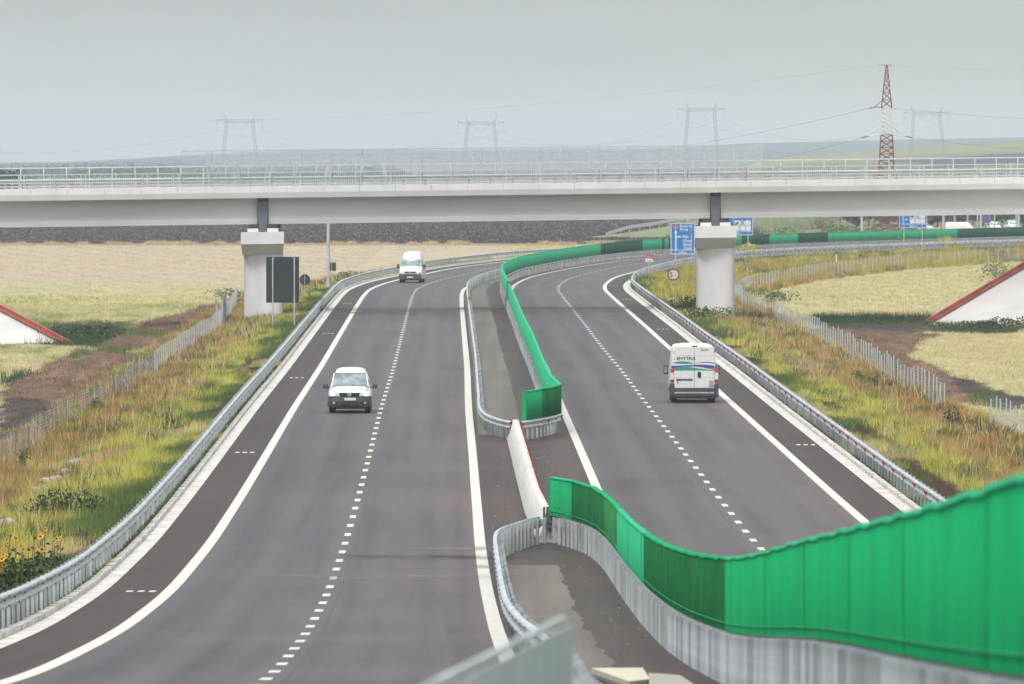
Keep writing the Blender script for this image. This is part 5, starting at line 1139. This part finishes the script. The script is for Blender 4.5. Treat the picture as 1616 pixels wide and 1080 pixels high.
for args in (('shrub', 'dark green leafy shrub beside the broken grey stones on the left verge', 'shrub', 108, 838, 1.0, 1.6, dgc, 700, .07, None, -.8),
             ('shrub', 'low dark green shrub just behind the left guardrail in the bottom left corner', 'shrub', 20, 925, .8, 1.4, (.045, .075, .025), 900, .06, None, -.3),
             ('shrub', 'low dark shrub under the sunflowers, right of the corner shrub', 'shrub', 70, 905, .5, 1.0, (.05, .08, .028), 500, .05, None, -.3),
             ('shrub', 'small green shrub behind the guardrail before the far tall van', 'shrub', 559, 441, 1.1, 2.2, (.09, .13, .04), 300, .10, None, -.3),
             ('weed', 'tall dark thistle in rusty grass left of the short wire fence', 'weed', 1502, 680, 1.35, .45, (.035, .065, .022), 220, .05, None, -.95),
             ('weed', 'smaller dark thistle leaning beside the tall thistle', 'weed', 1510, 682, .8, .3, (.04, .065, .022), 120, .04, None, -.95),
             ('weed', 'dark green weed in the right verge below the bend of the dirt track', 'weed', 1352, 601, .9, .55, (.05, .09, .025), 220, .05, None, -.8),
             ('weed', 'dark green weed right of the first verge weed on the right', 'weed', 1383, 612, .8, .35, (.05, .08, .025), 150, .05, None, -.85),
             ('weed', 'dark green weed touching the right wire fence', 'weed', 1404, 620, .75, .3, (.05, .08, .025), 130, .05, None, -.9),
             ('weed', 'dark weed in orange grass by the left fence, top of the left verge', 'weed', 158, 655, .9, .6, (.06, .10, .03), 220, .05, None, -.9),
             ('weed', 'tall green weed in orange grass near the left photo edge', 'weed', 35, 752, 1.1, .35, (.07, .10, .03), 200, .04, None, -.95),
             ('shrub', 'olive bush alone in the pale field above the right paved slope', 'shrub', 1581, 446, 1.9, 3.2, (.14, .14, .055), 500, .11, None, -1),
             ('shrub', 'dark green low shrub in front of the left paved slope toe', 'shrub', 135, 541, 1.2, 3.6, (.04, .07, .03), 800, .09, None, -1),
             ('shrub', 'dark bushy shrub in front of the right paved slope, by the photo edge', 'shrub', 1602, 522, .9, 3.0, (.03, .055, .022), 700, .08, None, -1),
             ('shrub', 'dark low shrub in front of the right paved slope, left of the larger one', 'shrub', 1556, 522, .8, 2.0, (.03, .055, .022), 420, .08, None, -1),
             ('shrub', 'low dark shrub at the toe of the right paved slope', 'shrub', 1500, 519, .6, 2.6, (.035, .06, .024), 420, .07, None, -1),
             ('shrub', 'green shrub inside the fence bend right of the right pier', 'shrub', 1218, 478, 1.2, 3.0, (.10, .13, .05), 500, .10, None, -1),
             ('shrub', 'green shrub below the height limit sign', 'shrub', 1088, 498, 1.2, 2.6, (.07, .11, .045), 500, .09, None, -.5),
             ('shrub', 'green shrub on the verge between the right guardrail and the right pier', 'shrub', 1112, 512, 1.0, 2.4, (.065, .10, .04), 500, .09, None, -.5),
             ('shrub', 'green shrub at the foot of the kilometre sign', 'shrub', 1018, 452, .9, 2.8, (.08, .12, .05), 400, .09, None, -.3),
             ('shrub', 'grey-green shrub left of the left pier at the field edge', 'shrub', 367, 474, 1.0, 3.4, (.10, .12, .06), 400, .10, None, -1)):
    weed(*args[:11], flat=args[11])
for i, (px_, q, w_, lb) in enumerate(((1182, 405, 2.2, 'yellow flowering weed just right of the right pier'), (1203, 398, 2.0, 'yellow flowering weed beside the post of the half-hidden service sign'), (1396, 392, 3.4, 'large yellow flowering weed left of the far service sign posts'), (1500, 391, 2.0, 'yellow flowering weed right of the far service sign posts'), (1440, 400, 2.0, 'yellow weed at the foot of the far service sign'), (1168, 432, 2.0, 'yellow weed low beside the right pier'))):
    weed('flowering_weed', lb, 'weed', px_, q+4, 1.3, w_, (.40, .36, .05), 420, .10, 'yellow flowering weeds by the right fence', flat=-.5)
# sunflowers
heads = [(475, 240), (425, 320), (445, 300), (365, 330), (165, 340), (105, 310), (80, 395), (220, 420), (240, 455), (300, 455), (350, 450), (440, 455), (475, 465), (180, 570), (487, 625), (25, 460), (30, 510), (65, 530), (560, 370), (600, 340), (580, 400), (635, 340), (10, 680), (38, 620), (330, 555), (575, 315), (12, 560)]
hm = MB()
for k in range(16):
    t = 2*math.pi*k/16; c, s = math.cos(t), math.sin(t); hm.add([(c*.045-s*.018, -.012, s*.045+c*.018), (c*.045+s*.018, -.012, s*.045-c*.018), (c*.115+s*.006, -.02, s*.115-c*.006), (c*.115-s*.006, -.02, s*.115+c*.006)], [(0, 1, 2, 3)])
pm = bpy.data.meshes.new('petals'); pm.from_pydata(hm.v, [], hm.f); pm.materials.append(M['petal'])
dm = MB(); dm.prism([(.036*math.cos(2*math.pi*k/18), .036*math.sin(2*math.pi*k/18)) for k in range(18)], 'y', -.03, .012); dme = bpy.data.meshes.new('seed_disc'); dme.from_pydata(dm.v, [], dm.f); dme.materials.append(M['disc'])
stm = MB(); stm.tube((0, .02, -1.25), (0, .015, -.3), .014, .011, 6); stm.tube((0, .015, -.3), (0, .01, .0), .011, .009, 6); sme = bpy.data.meshes.new('stem'); sme.from_pydata(stm.v, [], stm.f); sme.materials.append(M['stem'])
lm = MB()
for k in range(7):
    t = k*2.4; c, s = math.cos(t), math.sin(t); z_ = -1.05+k*.13; L = .22-.012*k; lm.add([(0, 0, z_), (c*L*.5-s*.07, s*L*.5+c*.07, z_+.06), (c*L, s*L, z_-.02), (c*L*.5+s*.07, s*L*.5-c*.07, z_+.06)], [(0, 1, 2, 3)])
lme = bpy.data.meshes.new('leaves'); lme.from_pydata(lm.v, [], lm.f); lme.materials.append(M['stem'])
order = sorted(range(len(heads)), key=lambda i: heads[i][0]); rank = {i: r for r, i in enumerate(order)}
for i, (hx, hy) in enumerate(heads):
    px_, q = hx/6.75, 800+hy/6.75; best = None
    for Y in np.arange(200, 290, 1.0):
        X = pxx(px_, Y); z_ = pxz(q, Y); e = abs(z_-tz(X, Y)-1.15)
        if best is None or e < best[0]: best = (e, X, Y, z_)
    _, X, Y, z_ = best; pos = 'sunflower behind the bottom left guardrail, number %d' % (rank[i]+1)
    where = 'topmost yellow sunflower of the patch' if i == 0 else 'yellow sunflower behind the bottom left guardrail'
    s = thing('sunflower', 'yellow sunflower in the patch behind the bottom left guardrail', 'sunflower', (X, Y, z_), random.uniform(-1.25, 1.25), 'sunflowers behind the bottom left guardrail')
    tilt = random.uniform(-.5, .35); sc = random.uniform(.42, .8)
    for nm, me in (('petals', pm), ('seed_disc', dme)):
        o = bpy.data.objects.new(nm, me); COL.objects.link(o); o.parent = s; o.rotation_euler = (tilt, 0, 0); o.scale = (sc,)*3
    for nm, me in (('stem', sme), ('leaves', lme)):
        o = bpy.data.objects.new(nm, me); COL.objects.link(o); o.parent = s
# half buried concrete slabs on the left verge
for (px_, q, lb) in ((118, 745, 'topmost half-buried grey concrete slab on the left verge'), (101, 761, 'second half-buried concrete slab from the top on the left verge'), (80, 776, 'third half-buried concrete slab from the top, above the dark shrub'), (63, 790, 'lowest of the four half-buried slabs in a row, partly under rusty grass'), (4, 848, 'pale slab at the left photo edge above the sunflowers')):
    X, Y, _ = unp(px_, q, off=-.9); s = thing('concrete_slab', lb, 'slab', (X, Y, tz(X, Y)-.02), 0, 'half-buried slabs on the left verge')
    b = MB(); n = 9; pr = [(-.42+.84*k/(n-1), .42*math.sin(math.pi*k/(n-1))) for k in range(n)]; pr2 = [(x*.86, z_-.09) for x, z_ in pr[::-1]]; b.prism(pr+pr2, 'y', -.6, .6)
    o = b.build('curved_slab', M['stone'], s); o.rotation_euler = (.06, random.uniform(-.35, .35), random.uniform(-.3, .3)-.35)
# far trees and shrubs
def tree(name, label, px_, Y, h, w, col, group, n=900, size=.28, trunk=True):
    X = pxx(px_, Y); z0 = tz(X, Y); root = thing(name, label, 'tree' if name == 'tree' else 'shrub', (0, 0, 0), group=group); P = []; Q = []
    for k in range(7):
        a, b_ = leafcloud(X+random.uniform(-1, 1)*w*.32, Y+random.uniform(-1, 1)*w*.3, z0+h*random.uniform(.35, .78), (w*.26, w*.26, h*.24), n//7, size, z0+.05, np.array(col)*random.uniform(.75, 1.25), .35); P.append(a); Q.append(b_)
    tri_mesh('crown', np.concatenate(P), np.concatenate(Q), M['blade'], root); b = MB(); b.tube((X, Y, z0-.2), (X, Y, z0+h*.5), .14, .07, 6)
    for sgn in (-1, 1): b.tube((X, Y, z0+h*.3), (X+sgn*w*.25, Y, z0+h*.65), .07, .03, 5)
    b.build('trunk', M['bark'], root)
words = ['dark green', 'bluish green', 'dull green', 'deep green']
tr_px = list(np.linspace(1180, 1668, 27))
for i, px_ in enumerate(tr_px):
    tree('tree', 'dense dark green tree in the row seen under the bridge beyond the right green wall', px_+random.uniform(-5, 5), random.uniform(1290, 1390), random.uniform(3.8, 5.6), random.uniform(4.2, 6), (.035, .075, .045), 'tree row beyond the right green wall', 1700, .34)
for i, (px_, Y, h, w) in enumerate(((1196, 1150, 1.7, 5), (1240, 1160, 1.5, 5), (1322, 1140, 2.0, 4.2), (1345, 1145, 1.8, 4), (1300, 1200, 2.4, 5), (1380, 1180, 1.4, 4), (1455, 1160, 1.3, 4), (1425, 1190, 1.6, 5))):
    tree('shrub', 'pale green shrub standing in front of the tree row behind the right green wall', px_, Y, h, w, (.17, .19, .08), 'pale shrubs below the tree row', 420, .18)
tree('tree', 'dark tree at the left photo edge seen above the bridge railing', 1, 1500, 10.2, 9, (.02, .04, .03), None, 1600, .4)
tree('tree', 'lower dark tree just right of the one at the left photo edge', 14, 1500, 8.6, 6, (.022, .045, .035), None, 1100, .4)
P = []; Q = []
for px_ in np.arange(-60, 620, 7.0):
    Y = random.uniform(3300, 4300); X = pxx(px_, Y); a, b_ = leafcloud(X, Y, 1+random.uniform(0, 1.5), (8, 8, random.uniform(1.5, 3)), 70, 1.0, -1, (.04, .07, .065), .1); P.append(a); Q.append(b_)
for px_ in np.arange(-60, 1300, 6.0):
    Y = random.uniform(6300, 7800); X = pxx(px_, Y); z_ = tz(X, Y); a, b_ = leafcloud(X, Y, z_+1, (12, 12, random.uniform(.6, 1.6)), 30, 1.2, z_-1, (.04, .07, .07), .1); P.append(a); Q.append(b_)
tag(tri_mesh('far_woods', np.concatenate(P), np.concatenate(Q), M['blade']), 'low hazy woods scattered across the far plain behind the bridge', 'woods', kind='stuff')
# small stones and litter on the near median
b = MB()
for k in range(110):
    y = random.uniform(95, 215); x = random.uniform(-.2, 2.6); r = random.uniform(.006, .018); z_ = G(y)+.004; b.tube((x, y, z_), (x+r*1.4, y+r, z_+r), r, r*.5, 5)
for k in range(60):
    y = random.uniform(232, 312); x = random.uniform(-.6, 2.2); r = random.uniform(.008, .022); z_ = G(y)+.001; b.tube((x, y, z_), (x+r*1.4, y+r, z_+r), r, r*.5, 5)
tag(b.build('loose_gravel', M['stone']), 'small pale stones scattered on the median asphalt', 'gravel', kind='stuff')
# ------------------------------------------------------------------ air
bpy.ops.mesh.primitive_cube_add(size=1); hz = bpy.context.object; hz.name = 'haze'; hz.data.name = 'haze'; hz.scale = (13000, 9300, 48); hz.location = (0, 4480, 21.6)
m = bpy.data.materials.new('haze_air'); m.use_nodes = True; nt = m.node_tree; nt.nodes.clear(); out = N(nt, 'ShaderNodeOutputMaterial'); pv = N(nt, 'ShaderNodeVolumePrincipled')
pv.inputs['Color'].default_value = (.72, .82, .90, 1); pv.inputs['Density'].default_value = 1.3e-4; pv.inputs['Anisotropy'].default_value = .2
nt.links.new(pv.outputs[0], out.inputs['Volume']); hz.data.materials.append(m); tag(hz, kind='stuff'); hz['label'] = 'thin pale haze filling the air over the whole scene'; hz['category'] = 'haze'
# ------------------------------------------------------------------ world, sun, camera
SUN_EL, SUN_AZ = math.radians(52), math.radians(205)
w = bpy.data.worlds.new('World'); scene.world = w; w.use_nodes = True; nt = w.node_tree; bg = nt.nodes['Background']; bg.inputs[1].default_value = 0.1
sky = N(nt, 'ShaderNodeTexSky', sky_type='NISHITA'); sky.sun_disc = False; sky.sun_elevation = SUN_EL; sky.sun_rotation = SUN_AZ; sky.dust_density = 3; sky.air_density = 1.2
tc = N(nt, 'ShaderNodeTexCoord'); sp = N(nt, 'ShaderNodeSeparateXYZ'); nt.links.new(tc.outputs['Generated'], sp.inputs[0])
cl = N(nt, 'ShaderNodeValToRGB'); e = cl.color_ramp.elements; e[0].position = 0; e[0].color = (.36, .38, .385, 1); e[1].position = 1; e[1].color = (1.15, 1.13, 1.11, 1)
x = e.new(.006); x.color = (.35, .365, .368, 1); x = e.new(.018); x.color = (.30, .317, .326, 1); x = e.new(.03); x.color = (.30, .317, .327, 1); x = e.new(.12); x.color = (.44, .46, .475, 1)
nt.links.new(sp.outputs[2], cl.inputs[0])
mp = N(nt, 'ShaderNodeMapping'); mp.inputs['Scale'].default_value = (9, 9, 60); nt.links.new(tc.outputs['Generated'], mp.inputs[0]); nz = N(nt, 'ShaderNodeTexNoise'); nz.inputs['Scale'].default_value = 1.4; nz.inputs['Detail'].default_value = 6; nt.links.new(mp.outputs[0], nz.inputs['Vector'])
nr_ = N(nt, 'ShaderNodeMapRange'); nr_.inputs[3].default_value = .86; nr_.inputs[4].default_value = 1.12; nt.links.new(nz.outputs[0], nr_.inputs[0])
ov = mixc(nt, 1.0, cl.outputs[0], nr_.outputs[0], 'MULTIPLY')
sc_ = N(nt, 'ShaderNodeVectorMath', operation='SCALE'); sc_.inputs['Scale'].default_value = 10.0; nt.links.new(ov, sc_.inputs[0])
nt.links.new(mixc(nt, .88, sky.outputs[0], sc_.outputs[0]), bg.inputs[0])
sl_ = bpy.data.lights.new('sun', 'SUN'); sl_.energy = 1.5; sl_.angle = math.radians(16); sl_.color = (1, .97, .94); so = bpy.data.objects.new('sun', sl_); COL.objects.link(so)
dirv = Vector((math.sin(SUN_AZ)*math.cos(SUN_EL), math.cos(SUN_AZ)*math.cos(SUN_EL), math.sin(SUN_EL))); so.rotation_euler = dirv.to_track_quat('Z', 'Y').to_euler(); so.location = dirv*30
cam = bpy.data.cameras.new('camera'); co = bpy.data.objects.new('camera', cam); COL.objects.link(co); scene.camera = co
cam.sensor_width = 36; cam.lens = FPX/1616*36; cam.clip_start = .5; cam.clip_end = 30000; co.location = (0, 0, CZ); co.rotation_euler = (math.pi/2-PIT, 0, 0)
cam.dof.use_dof = True; cam.dof.focus_distance = 330; cam.dof.aperture_fstop = 6.0
scene.view_settings.view_transform = 'Standard'; scene.view_settings.look = 'None'; scene.view_settings.exposure = .85; scene.view_settings.gamma = 1
scene.render.engine = 'CYCLES'; scene.cycles.volume_bounces = 2; scene.cycles.max_bounces = 6; scene.cycles.transparent_max_bounces = 24
